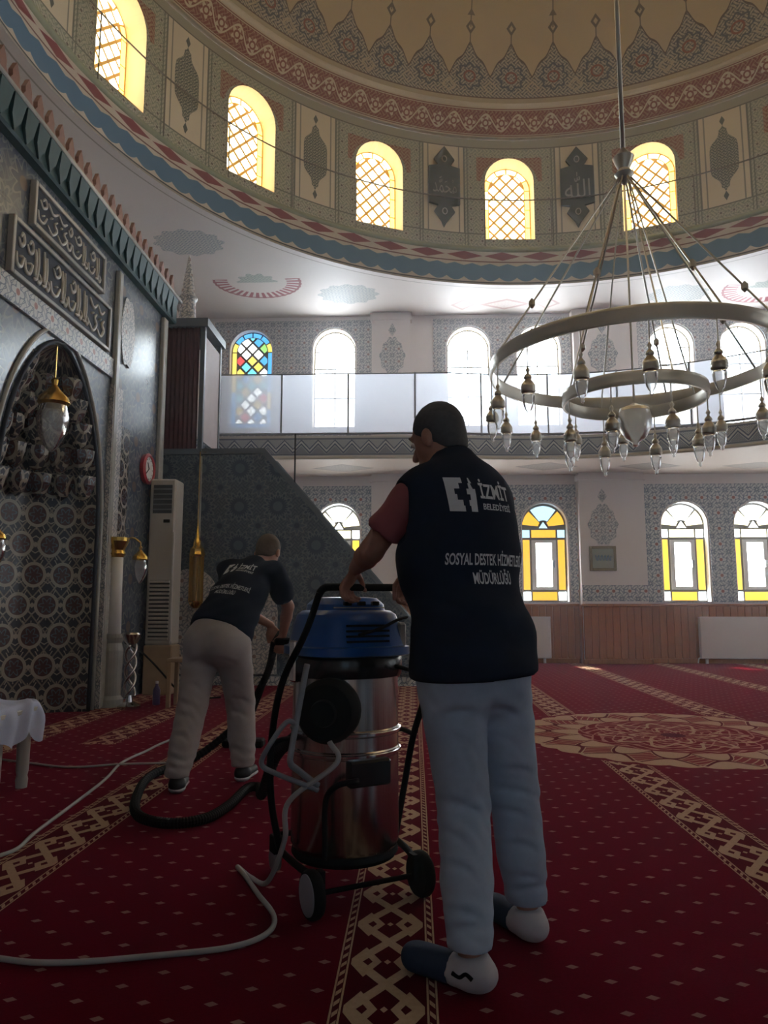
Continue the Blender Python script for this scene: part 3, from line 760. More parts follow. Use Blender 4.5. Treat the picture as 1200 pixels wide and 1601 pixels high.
# ------------------------------------------------------------------ qibla front with mihrab
QY0, QY1, QZ = 2.2, 9.5, 4.98
MY, MHW, MSP, MAP_ = 6.70, .95, 2.0, 3.58
def wz(z):
    if z <= MSP: return MHW
    t = min(1.0, (z-MSP)/(MAP_-MSP)); return MHW*max(0.0, 1-t**2.1)**.62
zz = [MSP+(MAP_-MSP)*(1-(1-k/12)**1.6) for k in range(13)]
curve = [(MY-wz(z), z) for z in zz]+[(MY+wz(z), z) for z in reversed(zz[:-1])]
mb, UV = sheet(QY0, QY1, 0, QZ, [(0, curve)], lambda u, z: (XQ, u, z))
mb.add([(XQ,QY1,0),(XL,QY1,0),(XL,QY1,QZ),(XQ,QY1,QZ),(XQ,QY0,0),(XL,QY0,0),(XL,QY0,QZ),(XQ,QY0,QZ),(XL,QY0,QZ),(XL,QY1,QZ)], [(0,1,2,3),(4,5,6,7),(7,3,9,8)])
struct(mb.build('wall_qibla', M['qibla']), 'blue grey glazed tile front around the mihrab niche', 'wall')
# niche
V, F, UVn = [], [], []; zs = [0, .5, 1, 1.5]+zz; NA = 28
for z in zs:
    for k in range(NA+1):
        a = PI*k/NA; w = wz(z); V.append((XQ-.80*(w/MHW)*math.sin(a), MY-w*math.cos(a), z)); UVn.append((a*.80, z))
for i in range(len(zs)-1):
    for k in range(NA): F.append((i*(NA+1)+k, i*(NA+1)+k+1, (i+1)*(NA+1)+k+1, (i+1)*(NA+1)+k))
mh = tag(empty('mihrab', (0,0,0)), 'pointed mihrab niche lined with beige and black star lattice tiles', 'niche', kind='structure')
mesh_obj('niche_lining', V, F, M['mihrab'], mh, True, UVn)
# archivolt mouldings
def arch_line(off, x):
    pts = [(x, MY-MHW-off, 0), (x, MY-MHW-off, 1.0)]+[(x, y-(off if y < MY else -off)*(1-.4*(z-MSP)/(MAP_-MSP)), z+off*1.1*((z-MSP)/(MAP_-MSP))) for y, z in curve]+[(x, MY+MHW+off, 1.0), (x, MY+MHW+off, 0)]
    return pts
m = MB(); m.tube(arch_line(.02, XQ+.01), .022, 8); m.build('inner_moulding', M['navy'], mh, True)
m = MB(); m.tube(arch_line(.12, XQ+.01), .022, 8); m.build('outer_moulding', M['marble'], mh, True)
for s in (-1, 1):
    m = MB(); m.box(XQ, XQ+.05, MY+s*1.28-.13, MY+s*1.28+.13, 0, 3.55); m.build('side_border', M['border2'], mh)
# muqarnas rows in the hood
for j, (z, nn) in enumerate(((2.35,11),(2.62,10),(2.88,9),(3.10,7),(3.28,5))):
    w = wz(z)
    for k in range(nn):
        a = PI*(k+.5)/nn; cx, cy = XQ-.80*(w/MHW)*math.sin(a)*.94, MY-w*math.cos(a)*.94; r = PI*w/nn*.48
        m = MB(); m.lathe([(.004,-.17),(r*.5,-.12),(r*.9,0),(r,.09),(r*.8,.1),(.004,.1)], 8, (cx, cy, z)); m.build('muqarnas_cell', M['mihrab'], mh)
# text friezes
def script_panel(y0, y1, z0, z1, label, seed, frame=True):
    o = tag(empty('inscription_tablet', (XQ, (y0+y1)/2, z0)), label, 'inscription', 'script panels over the mihrab')
    L, H = y1-y0, z1-z0; rnd = random.Random(seed)
    MB().box(0, .035, -L/2, L/2, 0, H).build('panel', M['navy'], o)
    for a in (((-L/2-.04,-L/2),(0-.04,H+.04)), ((L/2,L/2+.04),(-.04,H+.04)), ((-L/2,L/2),(-.04,0)), ((-L/2,L/2),(H,H+.04))):
        MB().bbox(0, .06, a[0][0], a[0][1], a[1][0], a[1][1], .006).build('frame_bar', M['marble'], o)
    m = MB(); st = H*.046
    y = -L/2+.05
    def stroke(P, r=st):
        q = spline(P, 5); nq = len(q); rr = [r*(.35+.65*math.sin(PI*min(1,max(0,(i+1)/(nq+1))))**.5) for i in range(nq)]
        m.tube([(.036, a, b) for a, b in [(float(p[0]), float(p[1])) for p in q]], rr, 5)
    while y < L/2-.10:
        w = rnd.uniform(.10,.20); k = rnd.random()
        if k < .45:
            stroke([(y+.02, H*rnd.uniform(.80,.92)), (y+.03, H*.55), (y+.025, H*.22)])
            stroke([(y+.07, H*rnd.uniform(.78,.9)), (y+.075, H*.5), (y+.05, H*.2), (y-.0, H*.16)])
            stroke([(y+.10, H*.35), (y+.13, H*.24), (y+.09, H*.14), (y+.05, H*.3)])
            w = .14
        elif k < .75:
            stroke([(y+w, H*.42), (y+w*.6, H*.18), (y+w*.1, H*.2), (y, H*.42)])
            stroke([(y+w*.2, H*.75), (y+w*.5, H*.6), (y+w*.9, H*.72), (y+w*.7, H*.88), (y+w*.45, H*.78)])
            stroke([(y+w*.5, H*.40), (y+w*.55, H*.36)], st*1.6)
        else:
            stroke([(y+w, H*.60), (y+w*.7, H*.46), (y+w*.95, H*.32), (y+w*.5, H*.12), (y, H*.26)])
            stroke([(y, H*.88), (y+w*.5, H*.70), (y+w, H*.84)])
            stroke([(y+w*.3, H*.56), (y+w*.36, H*.52)], st*1.6)
        y += w+.012
    s_ = m.build('script', M['stroke'], o, True)
    return o
script_panel(5.72, 7.64, 3.90, 4.33, 'larger dark panel of white flowing script over the mihrab arch', 3)
script_panel(6.02, 7.44, 4.48, 4.82, 'smaller upper dark panel of white flowing script below teal cornice', 5)
MB_ = MB().box(XQ, XQ+.03, 5.5, 7.85, 3.62, 3.84); struct(MB_.build('trim_16', M['border']), 'pale patterned tile band between mihrab arch and script panel', 'tile trim')
for i, (y0, y1, z0, z1) in enumerate(((7.86, 7.96, 0, 4.9), (9.36, 9.5, 0, 4.95))):
    struct(MB().bbox(XQ, XQ+.06, y0, y1, z0, z1, .012).build('trim_%d' % (17+i), M['marble']), ['slim grey stone upright beside the script panels', 'grey stone corner upright ending the tile front'][i], 'stone trim')
struct(MB().box(XQ, XQ+.03, 8.16, 8.40, 1.78, 3.15).build('trim_19', M['mihrab']), 'dark narrow lattice tile strip beside the wall lamp', 'tile trim')
# oval tile medallion on the plain part of the front
m = MB().prism([(.20*math.cos(a), .42*math.sin(a)*(1+.08*math.cos(6*a))) for a in [2*PI*k/32 for k in range(32)]], lambda a, b: (XQ, 8.25+a, 4.3+b), lambda a, b: (XQ+.02, 8.25+a, 4.3+b))
tag(m.build('wall_medallion', M['border2']), 'tall oval tile medallion under the teal cornice', 'ornament')
# teal cornice and crest
co = tag(empty('qibla_cornice', (XQ, QY0, QZ)), 'teal leaf moulded cornice with terracotta cresting on top of tile front', 'cornice', kind='structure')
L = QY1+.22-QY0
MB().bbox(-1.2, .10, 0, L, 0, .30, .02).build('cornice_body', M['teal'], co); MB().bbox(-1.2, .17, 0, L, .30, .345, .01).build('cornice_cap', M['marble'], co)
leaf = crest = None; y = .0
while y < L-.2:
    if leaf is None:
        leaf = MB().prism([(0,.29),(.02,.12),(.09,.015),(.16,.12),(.18,.29)], lambda a, b: (.10, a, b), lambda a, b: (.10+.05*b/.3+.012, a, b)).build('leaf', M['teal'], co)
        crest = MB().prism([(0,0),(.19,0),(.185,.08),(.145,.13),(.15,.18),(.095,.28),(.04,.18),(.045,.13),(.005,.08)], lambda a, b: (.06, a, b), lambda a, b: (.10, a, b)).build('crest_leaf', M['crest'], co); crest.location = (0,0,.345)
    else:
        l2, c2 = leaf.copy(), crest.copy(); COL.objects.link(l2); COL.objects.link(c2); l2.location = (0,y,0); c2.location = (0,y,.345)
    y += .2
# little corner column
cl = tag(empty('marble_column', (XQ+.09, 8.05, 0)), 'small pale marble column at the side of the mihrab', 'column')
MB().lathe([(.13,0),(.13,.08),(.10,.12),(.11,.6),(.09,.68),(.12,.74),(.12,.78)], 20).build('pedestal', M['marble'], cl, False)
MB().lathe([(.075,.78),(.068,1.2),(.065,1.62)], 20).build('shaft', M['white'], cl, True)
MB().lathe([(.065,1.62),(.09,1.66),(.075,1.70),(.12,1.80),(.12,1.84)], 20).build('capital', M['gold'], cl)
# ------------------------------------------------------------------ hanging lamp in niche, wall lamps
def glass_lamp(name, loc, sc, label, chain=.5, cat='lamp', bracket=None, group=None):
    o = tag(empty(name, loc), label, cat, group); s = sc
    m = MB(); m.tube([(0,0,.34*s), (0,0,.34*s+chain)], .008, 6); m.build('chain', M['gold'], o)
    autosmooth(MB().lathe([(.01*s,.36*s),(.03*s,.34*s),(.02*s,.30*s),(.06*s,.25*s),(.11*s,.20*s),(.12*s,.16*s),(.10*s,.14*s)], 16).build('cap', M['gold'], o))
    autosmooth(MB().lathe([(.095*s,.15*s),(.12*s,.05*s),(.10*s,-.08*s),(.05*s,-.18*s),(.01*s,-.22*s)], 16).build('glass', M['lamp_glass'], o))
    if bracket: m = MB(); m.tube(spline([(0,0,.34*s+chain), (-.1,0,.42*s+chain), (bracket,0,.36*s+chain)], 5), .012, 8); m.build('bracket', M['gold'], o)
    return o
glass_lamp('hanging_lamp', (XQ-.02, 6.66, 2.80), 1.25, 'gold capped glass lamp hanging in the mihrab arch', .42)
glass_lamp('wall_lamp', (XQ+.24, 8.34, 1.50), .75, 'gold and glass bracket lamp beside the marble column', .05, bracket=-.24)
glass_lamp('wall_lamp', (XQ+.12, 5.62, 1.52), .6, 'gold and glass bracket lamp at the far left edge of the niche', .05, bracket=-.12)
# silver stand
sd = tag(empty('candle_stand', (-3.05, 7.90, 0)), 'chrome twisted candle stand at the foot of the column', 'stand')
autosmooth(MB().lathe([(.12,0),(.12,.03),(.04,.07),(.03,.14)], 20).build('base', M['chrome'], sd))
for k in range(3):
    m = MB(); m.tube([(.055*math.cos(2*PI*k/3+t*7), .055*math.sin(2*PI*k/3+t*7), .12+t*.55) for t in [i/24 for i in range(25)]], .014, 6); m.build('twist_rod', M['chrome'], sd, True)
autosmooth(MB().lathe([(.03,.66),(.07,.70),(.10,.78),(.09,.80),(.01,.80)], 20).build('dish', M['chrome'], sd))
# clock
ck = tag(empty('wall_clock', (XQ+.0, 9.02, 2.80)), 'round red rimmed wall clock on the tile front', 'clock')
rot = Matrix.Rotation(PI/2, 4, 'Y')
def flat_lathe(prof, name, mat, par, n=28): o = MB().lathe(prof, n).xform(rot).build(name, mat, par); return autosmooth(o)
flat_lathe([(.19,0),(.20,.05),(.17,.07),(.155,.06),(.155,.0)], 'rim', M['red'], ck); flat_lathe([(.155,.0),(.155,.045),(.01,.046)], 'face', M['white'], ck)
for a, l in ((.6,.09),(2.2,.13)): m = MB(); m.tube([(.05,0,0), (.05,-math.sin(a)*l, math.cos(a)*l)], .006, 5); m.build('hand', M['black'], ck)
for k in range(12): a = 2*PI*k/12; MB().box(.046,.049,.13*math.sin(a)-.006,.13*math.sin(a)+.006,.13*math.cos(a)-.006,.13*math.cos(a)+.006).build('hour_mark', M['black'], ck)
# standing air conditioner
ac = tag(empty('air_conditioner', (-3.17, 9.22, .0)), 'tall cream floor standing air conditioner with louvred lower half', 'air conditioner')
MB().bbox(-.18,.18,-.16,.16,0,.60,.015).build('plinth', M['light_wood'], ac); MB().bbox(-.165,.165,-.17,.15,.60,2.68,.02).build('cabinet', M['ac_white'], ac)
MB().box(-.12,.12,-.178,-.165,2.24,2.60).build('air_outlet', M['dark_grille'], ac)
for k in range(5): MB().box(-.12,.12,-.186,-.176,2.28+k*.065,2.295+k*.065).build('vane', M['grey'], ac)
MB().box(.02,.10,-.178,-.165,2.12,2.16).build('display', M['black_gloss'], ac)
MB().box(-.125,.125,-.174,-.168,.66,1.40).build('intake', M['dark_grille'], ac)
for k in range(15): MB().bbox(-.13,.13,-.195,-.172,.665+k*.05,.695+k*.05,.004).build('louvre', M['ac_white'], ac)
MB().box(.15,.168,-.185,-.165,.65,2.0).build('edge_strip', M['white'], ac)
# wooden stool, bottle behind bent man
stl = tag(empty('wooden_stool', (-2.48, 8.1, 0)), 'small pale wooden stool behind the bending man', 'stool')
MB().bbox(-.20,.20,-.16,.16,.48,.52,.008).build('seat', M['light_wood'], stl)
for a in (-.17,.17):
    for b in (-.13,.13): MB().bbox(a-.022,a+.022,b-.022,b+.022,0,.48,.005).build('leg', M['light_wood'], stl)
bt = tag(empty('bottle', (-2.86, 8.2, 0)), 'small dark plastic bottle standing by the stool', 'bottle')
autosmooth(MB().lathe([(.035,0),(.04,.01),(.04,.16),(.016,.21),(.016,.23)], 14).build('body', plain('violet_plastic', (.09,.05,.16), .4), bt)); MB().lathe([(.018,.23),(.018,.255),(.001,.256)], 12).build('cap', M['white'], bt)
m = MB(); m.tube(spline([(-3.30,8.35,.67),(-3.1,8.38,.55),(-2.9,8.45,.33),(-2.75,8.5,.15),(-2.6,8.6,.012),(-2.3,8.8,.012)], 6), .011, 6); tag(m.build('black_cable', M['black'], None, True), 'thin black cable sloping down from the mihrab column', 'cable')
# ------------------------------------------------------------------ minbar
mi = tag(empty('minbar', (0, 10.2, 0)), 'tiled minbar staircase with curtained kiosk beside the mihrab', 'minbar')
prof = [(-3.62,0),(.55,0),(.55,.34),(.40,.34),(-2.16,3.23),(-3.62,3.23)]
for y in (0, .95): MB().prism(prof, lambda a, b: (a, y, b), lambda a, b: (a, y+.06, b)).build('side_wall', M['minbar'], mi)
m = MB()
sl = math.atan2(3.23-.34, 2.56)
for y in (0, .95):
    MB().prism([(.55,.34),(.55,.42),(.38,.42),(-2.12,3.31),(-3.62,3.31),(-3.62,3.23),(-2.16,3.23),(.40,.34)], lambda a, b: (a, y-.03, b), lambda a, b: (a, y+.09, b)).build('hand_rail', M['slate'], mi)
for k in range(11): MB().box(.45-k*.235-.235*1, .45-k*.235, .06, .95, 0, .24+k*.262).build('step', M['dark_wood'], mi)
for (a, b, z0, z1) in ((-3.5,-2.75,.15,1.6),(-2.6,-1.9,.15,1.35)):
    cv = arch_curve((a+b)/2, (b-a)/2, z1, 12); p = [(a,z0)]+cv+[(b,z0)]
    MB().prism(p, lambda q, r: (q, -.025, r), lambda q, r: (q, 0, r)).build('arch_panel', M['border2'], mi)
MB().box(-3.62,.55,-.02,0,0,.12).build('plinth_band', M['border'], mi)
for xx in (-3.60,-3.03): MB().box(xx-.012, xx+.012, -.03, 0, .1, 3.2).build('pilaster_strip', M['marble'], mi)
# kiosk
kx0, kx1, ky0, ky1 = -3.66, -3.06, .0, .85
for (x, y) in ((kx0,ky0),(kx1,ky0),(kx0,ky1),(kx1,ky1)): MB().bbox(x-.035,x+.035,y-.035,y+.035,3.25,5.14,.008).build('kiosk_post', M['slate'], mi)
MB().box(kx0-.08,kx1+.08,ky0-.08,ky1+.08,5.12,5.24).build('kiosk_cornice', M['slate'], mi)
V = []; F = []                                             # folded curtain
NN = 36
for zi, z in enumerate((3.28, 4.2, 5.12)):
    for k in range(NN+1):
        x = kx0+.05+(kx1-kx0-.1)*k/NN; V.append((x, ky0+.0+.022*math.sin(k*1.35+zi*.4), z))
for i in range(2):
    for k in range(NN): F.append((i*(NN+1)+k, i*(NN+1)+k+1, (i+1)*(NN+1)+k+1, (i+1)*(NN+1)+k))
c = mesh_obj('curtain', V, F, M['maroon'], mi, True); c['label'] = 'dark maroon curtain'
MB().box(kx1-.02,kx1+.02,ky0+.05,ky1-.02,3.42,5.0).build('side_panel', M['kiosk_panel'], mi)
MB().box(kx1+.0,kx1+.035,ky0+.035,ky1-.03,3.28,3.42).build('side_rail', M['minbar'], mi)
autosmooth(MB().lathe([(.26,0),(.24,.08),(.16,.12),(.13,.2),(.12,.45),(.15,.5),(.11,.55),(.05,.95),(.01,1.2)], 12, ((kx0+kx1)/2-.08, .4, 5.24)).build('spire', M['border2'], mi))
m = MB(); m.tube([(-1.69,.0,2.75),(-1.69,.0,3.52)], .012, 6); pole = m.build('microphone_pole', M['black'], mi)
# gilt lantern in front of minbar
ln = tag(empty('gilt_lantern', (-2.96, 9.88, 1.05)), 'tall gilt lantern with pointed cap hanging before the minbar', 'lantern')
autosmooth(MB().lathe([(.04,.0),(.09,.05),(.10,.09),(.085,.10)], 8).build('base', M['gold'], ln))
for k in range(8): a = 2*PI*k/8+PI/8; MB().box(.088*math.cos(a)-.008,.088*math.cos(a)+.008,.088*math.sin(a)-.008,.088*math.sin(a)+.008,.09,.70).build('bar', M['gold'], ln)
MB().lathe([(.07,.10),(.07,.69)], 8).build('glass', m_glass('amber_glass', (1,.8,.4), .3, .2, (.7,.5,.2)), ln)
autosmooth(MB().lathe([(.10,.69),(.115,.72),(.10,.76),(.10,.80),(.06,.84),(.05,.92),(.03,.96),(.012,1.1),(.004,1.14)], 8).build('cap', M['gold'], ln))
m = MB(); m.tube([(0,0,1.12),(0,0,2.15),(0,.28,2.2)], .007, 6); m.build('hanger', M['gold'], ln)
# ------------------------------------------------------------------ radiators, picture
def radiator(x0, x1, y, label):
    o = tag(empty('radiator', ((x0+x1)/2, y, .07)), label, 'radiator', 'white panel radiators'); L = x1-x0
    MB().bbox(-L/2,L/2,-.09,-.03,.02,.79,.012).build('front_panel', M['rad'], o); MB().bbox(-L/2,L/2,-.02,.0,.02,.79,.006).build('rear_panel', M['rad'], o)
    MB().box(-L/2,L/2,-.095,.005,.775,.80).build('top_grille', M['rad'], o)
    for s in (-1,1): MB().box(s*(L/2-.12)-.02,s*(L/2-.12)+.02,-.06,.02,-.07,.10).build('foot', M['white'], o)
    m = MB(); m.tube(spline([(-L/2+.04,-.06,.03),(-L/2-.03,-.06,.03),(-L/2-.05,-.05,-.06)], 4), .012, 8); m.build('pipe', M['white'], o)
radiator(1.15, 2.57, YF-.05, 'white panel radiator under the amber and pale blue window'); radiator(5.34, 7.3, YF-.05, 'wide white panel radiator under the right window pair')
pf = tag(empty('picture_frame', (3.57, YF-.2, 1.73)), 'gilt framed calligraphic print hung on the pilaster', 'picture')
MB().box(-.22,.22,-.02,0,.03,.44).build('print', plain('print_paper', (.26,.26,.18), .5), pf)
for a in ((-.25,-.20,0,.47),(.20,.25,0,.47),(-.20,.20,0,.05),(-.20,.20,.42,.47)): MB().bbox(a[0],a[1],-.035,0,a[2],a[3],.006).build('frame_bar', plain('dull_gilt', (.20,.15,.07), .4, .5), pf)
m = MB(); 
for k in range(5): m.tube(spline([(-.14+k*.06,-.022,.30),(-.12+k*.06,-.022,.22),(-.10+k*.06,-.022,.20),(-.09+k*.06,-.022,.28)], 4), .007, 5)
m.build('script', M['cushion_blue'], pf, True)
# dark script cartouches of the drum
def cartouche(th, glyph, label):
    R_ = RW-.045; o = tag(empty('script_cartouche', (DC[0]+R_*math.sin(th), DC[1]+R_*math.cos(th), ZW0+1.12), -th), label, 'inscription', 'script cartouches on the drum')
    out = [(-.30,-.36),(-.12,-.40),(-.20,-.52),(0,-.78),(.20,-.52),(.12,-.40),(.30,-.36),(.30,.36),(.12,.40),(.20,.52),(0,.78),(-.20,.52),(-.12,.40),(-.30,.36)]
    MB().prism(out, lambda a, b: (a, -.03, b), lambda a, b: (a, .02, b)).build('plaque', plain('dark_olive', (.055,.055,.045), .5), o)
    cu = bpy.data.curves.new('script', 'FONT'); cu.body = glyph; cu.align_x = 'CENTER'; cu.align_y = 'CENTER'; cu.size = .42; cu.extrude = .004
    tmp = bpy.data.objects.new('tmp', cu); COL.objects.link(tmp); bpy.context.view_layer.update()
    me = bpy.data.meshes.new_from_object(tmp.evaluated_get(bpy.context.evaluated_depsgraph_get())); bpy.data.objects.remove(tmp)
    if len(me.vertices) > 3:
        co_ = np.zeros(len(me.vertices)*3); me.vertices.foreach_get('co', co_); co_ = co_.reshape(-1,3); lo, hi = co_.min(0), co_.max(0); sc = np.array([.46/(hi[0]-lo[0]), min(.52/(hi[1]-lo[1]), 1.9*.46/(hi[0]-lo[0])), 0])
        co_ = (co_-(lo+hi)/2)*sc; Vv = np.c_[co_[:,0], -.034-co_[:,2]*0-.002, co_[:,1]]; Fv = [tuple(p.vertices) for p in me.polygons]
        mesh_obj('script', Vv, Fv, M['stroke'], o)
    for s in (-1, 1):
        m = MB(); m.tube([(.045*math.cos(a), -.034, s*.52+.06*math.sin(a)) for a in [2*PI*k/12 for k in range(12)]], .010, 5, closed=True); m.build('knot', M['stroke'], o)
cartouche(TH0-SEC/2, '\uFDF4', 'dark cartouche with pale script just above the frosted gallery and standing man'); cartouche(TH0+SEC/2, '\uFDF2', 'dark cartouche with pale script beside the chandelier pole')
# ------------------------------------------------------------------ chandelier
CX, CY = 2.03, 6.68; Z1, Z2 = 3.30, 3.00
ch = tag(empty('chandelier', (CX, CY, 2.6)), 'large two ringed brass chandelier with many glass lanterns hung from dome', 'chandelier')
def hoop(r, z, h, name):
    prof = [(r,z-h/2),(r+.02,z-h/2),(r+.028,z-h*.2),(r+.02,z),(r+.028,z+h*.2),(r+.02,z+h/2),(r,z+h/2),(r-.008,z),(r,z-h/2)]
    V, F = [], []; n = 96
    for a, b in prof:
        for k in range(n): t = 2*PI*k/n; V.append((a*math.cos(t), a*math.sin(t), b-2.6))
    for i in range(len(prof)-1):
        for k in range(n): F.append((i*n+k, i*n+(k+1)%n, (i+1)*n+(k+1)%n, (i+1)*n+k))
    return autosmooth(mesh_obj(name, V, F, M['brass'], ch))
hoop(1.29, Z1, .13, 'outer_ring'); hoop(.62, Z2, .12, 'inner_ring')
HZ = 5.25
m = MB(); m.tube([(0,0,HZ-2.6),(0,0,ZD+5.9-2.6)], .022, 10); m.build('pole', M['brass'], ch, True)
autosmooth(MB().lathe([(.01,-.16),(.05,-.12),(.09,-.05),(.05,0),(.08,.06),(.10,.12),(.05,.17),(.02,.22)], 18, (0,0,HZ-2.6)).build('hub', M['brass'], ch))
m = MB(); m.tube([(0,0,HZ-2.7),(0,0,2.95-2.6)], .010, 8); m.build('inner_rod', M['brass'], ch)
for k in range(8):
    a = 2*PI*(k+.3)/8; m = MB(); p = (.05*math.cos(a),.05*math.sin(a),HZ-2.68); q = (1.30*math.cos(a),1.30*math.sin(a),Z1-2.55)
    m.tube([p,q], .010, 6); r_ = m.build('rod', M['brass'], ch)
    f = .74; c0 = tuple(p[i]+(q[i]-p[i])*f for i in range(3)); MB().lathe([(.005,-.05),(.03,-.02),(.03,.02),(.005,.05)], 8, c0).build('knuckle', M['brass'], r_)
for k in range(4):
    a = 2*PI*(k+.15)/4; m = MB(); m.tube([(.05*math.cos(a),.05*math.sin(a),HZ-2.7),(.63*math.cos(a),.63*math.sin(a),Z2-2.55)], .008, 6); m.build('rod', M['brass'], ch)
capm = MB().lathe([(.005,.165),(.010,.155),(.020,.135),(.010,.112),(.016,.10),(.030,.085),(.034,.068),(.024,.055),(.040,.035),(.058,.008),(.063,-.015),(.058,-.03),(.064,-.042),(.058,-.055),(.046,-.058)], 12)
glm = MB().lathe([(.046,-.05),(.053,-.09),(.046,-.15),(.030,-.20),(.012,-.222),(.018,-.238),(.004,-.255)], 12)
stem = MB(); stem.tube([(0,0,.15),(0,0,.34)], .006, 6)
proto = None
def lantern(x, y, z):
    global proto
    if proto is None:
        b = capm.build('lantern', M['brass'], ch, True); autosmooth(b, 50); g = glm.build('lantern_glass', M['lamp_glass'], b, True); s = stem.build('lantern_stem', M['brass'], b); proto = b
    else: b = copy_tree(proto, ch)
    b.location = (x, y, z-2.6)
for k in range(16): a = 2*PI*(k+.5)/16; lantern(1.30*math.cos(a), 1.30*math.sin(a), Z1-.40)
for k in range(8): a = 2*PI*(k+.25)/8; lantern(.63*math.cos(a), .63*math.sin(a), Z2-.38)
autosmooth(MB().lathe([(.02,.16),(.05,.14),(.13,.11),(.14,.08)], 20, (0,0,2.78-2.6)).build('globe_cap', M['brass'], ch))
autosmooth(MB().lathe([(.135,.09),(.15,.02),(.14,-.08),(.09,-.17),(.03,-.21),(.03,-.235),(.003,-.25)], 20, (0,0,2.78-2.6)).build('globe', M['opal'], ch), 60)
# ------------------------------------------------------------------ stool with white cloth at the left edge
tb = tag(empty('low_table', (-2.64, 4.35, 0)), 'low cream legged table at the left edge under a white cloth', 'table')
MB().bbox(-.34,.30,-.24,.24,.44,.48,.01).build('top', M['ac_white'], tb)
for a in (-.30,.255):
    for b in (-.14,.17): autosmooth(MB().lathe([(.032,0),(.036,.05),(.030,.07),(.036,.10),(.040,.44)], 12, (a,b,0)).build('leg', M['ac_white'], tb))
N1 = 26; V = []; F = []; rn = random.Random(2)
for i in range(N1+1):
    for j in range(N1+1):
        a, b = i/N1*2-1, j/N1*2-1; x, y = a*.41, b*.34
        ex, ey = max(0, abs(x)-.315), max(0, abs(y)-.255); hang = max(ex, ey)
        fold = .018*math.sin(7*a+4*b)+.014*math.sin(11*b-3*a)
        z = .503+ (.10*math.exp(-((a+.2)**2+(b*1.2)**2)*3)) +max(0,fold)*1.6-hang*2.3*(1+.15*math.sin(9*a+8*b)); lim = lambda v, l: math.copysign(min(abs(v), l+.02*math.sin(12*(a+b))), v)
        V.append((lim(x,.335), lim(y,.275), max(.26, z)))
for i in range(N1):
    for j in range(N1): F.append((i*(N1+1)+j, (i+1)*(N1+1)+j, (i+1)*(N1+1)+j+1, i*(N1+1)+j+1))
cloth = mesh_obj('white_cloth', V, F, M['linen'], None, True); cloth.location = (-2.66, 4.35, 0); tag(cloth, 'crumpled bluish white cloth draped over the low table', 'cloth')
sm = cloth.modifiers.new('sub', 'SUBSURF'); sm.levels = sm.render_levels = 1
# ------------------------------------------------------------------ wet and dry vacuum cleaner on its trolley
VR = math.radians(30)
vc = tag(empty('vacuum_cleaner', (-.28, 3.02, 0), VR), 'industrial steel vacuum cleaner with blue motor head on a wheeled trolley', 'vacuum cleaner')
autosmooth(MB().lathe([(.16,.170),(.205,.176),(.212,.19),(.212,.52),(.216,.525),(.216,.545),(.212,.55),(.212,.60),(.217,.605),(.217,.622),(.212,.627),(.210,.82),(.19,.825)], 48).build('tank', M['steel'], vc), 30)
for z in (.535, .613): autosmooth(MB().lathe([(.214,z-.008),(.222,z-.004),(.222,z+.004),(.214,z+.008)], 48).build('tank_band', M['chrome'], vc))
autosmooth(MB().lathe([(.19,.815),(.222,.82),(.228,.84),(.228,.885),(.22,.90),(.19,.905)], 40).build('seal_ring', M['black_gloss'], vc))
# blue head: rounded tapering hood
def squircle(rx, ry, n=40, e=3.2):
    out = []
    for k in range(n):
        a = 2*PI*k/n; c, s = math.cos(a), math.sin(a); out.append((rx*abs(c)**(2/e)*(1 if c >= 0 else -1), ry*abs(s)**(2/e)*(1 if s >= 0 else -1)))
    return out
def loft(levels, name, mat, par, n=40):
    V = []; F = []
    for z, rx, ry, cx, cy in levels: V += [(a+cx, b+cy, z) for a, b in squircle(rx, ry, n)]
    for i in range(len(levels)-1):
        for k in range(n): F.append((i*n+k, i*n+(k+1)%n, (i+1)*n+(k+1)%n, (i+1)*n+k))
    F += [tuple(range(n))[::-1], tuple((len(levels)-1)*n+k for k in range(n))]
    return autosmooth(mesh_obj(name, V, F, mat, par), 35)
loft([(.90,.215,.215,0,0),(.905,.232,.228,0,0),(.935,.232,.228,0,0),(.94,.215,.21,0,0),(1.02,.198,.19,0,0),(1.06,.185,.175,0,0),(1.075,.165,.155,0,0),(1.08,.13,.12,0,0)], 'motor_head', M['blue'], vc)
loft([(1.07,.15,.14,0,.01),(1.10,.145,.135,0,.01),(1.125,.12,.11,0,.01),(1.13,.08,.07,0,.01)], 'head_cap', M['blue'], vc)
h_ = MB(); h_.box(-.11,.11,-.128,-.118,1.085,1.09); h_.build('trim_line', M['light_grey'], vc)
for k in range(4): MB().box(-.09,.09,-.208,-.196,.955+k*.02,.963+k*.02).build('vent_slot', M['black'], vc)
for x in (-.06, .0, .06): MB().bbox(x-.016,x+.016,-.152,-.132,1.095,1.112,.003).build('switch', M['black_gloss'], vc)
for s in (-1, 1):
    a = MB().bbox(s*.222-.012, s*.222+.014, -.03, .03, .80, .96, .006).build('latch', M['chrome'], vc)
MB().bbox(.15,.19,-.17,-.12,.92,1.03,.01).build('side_clip', M['light_grey'], vc)
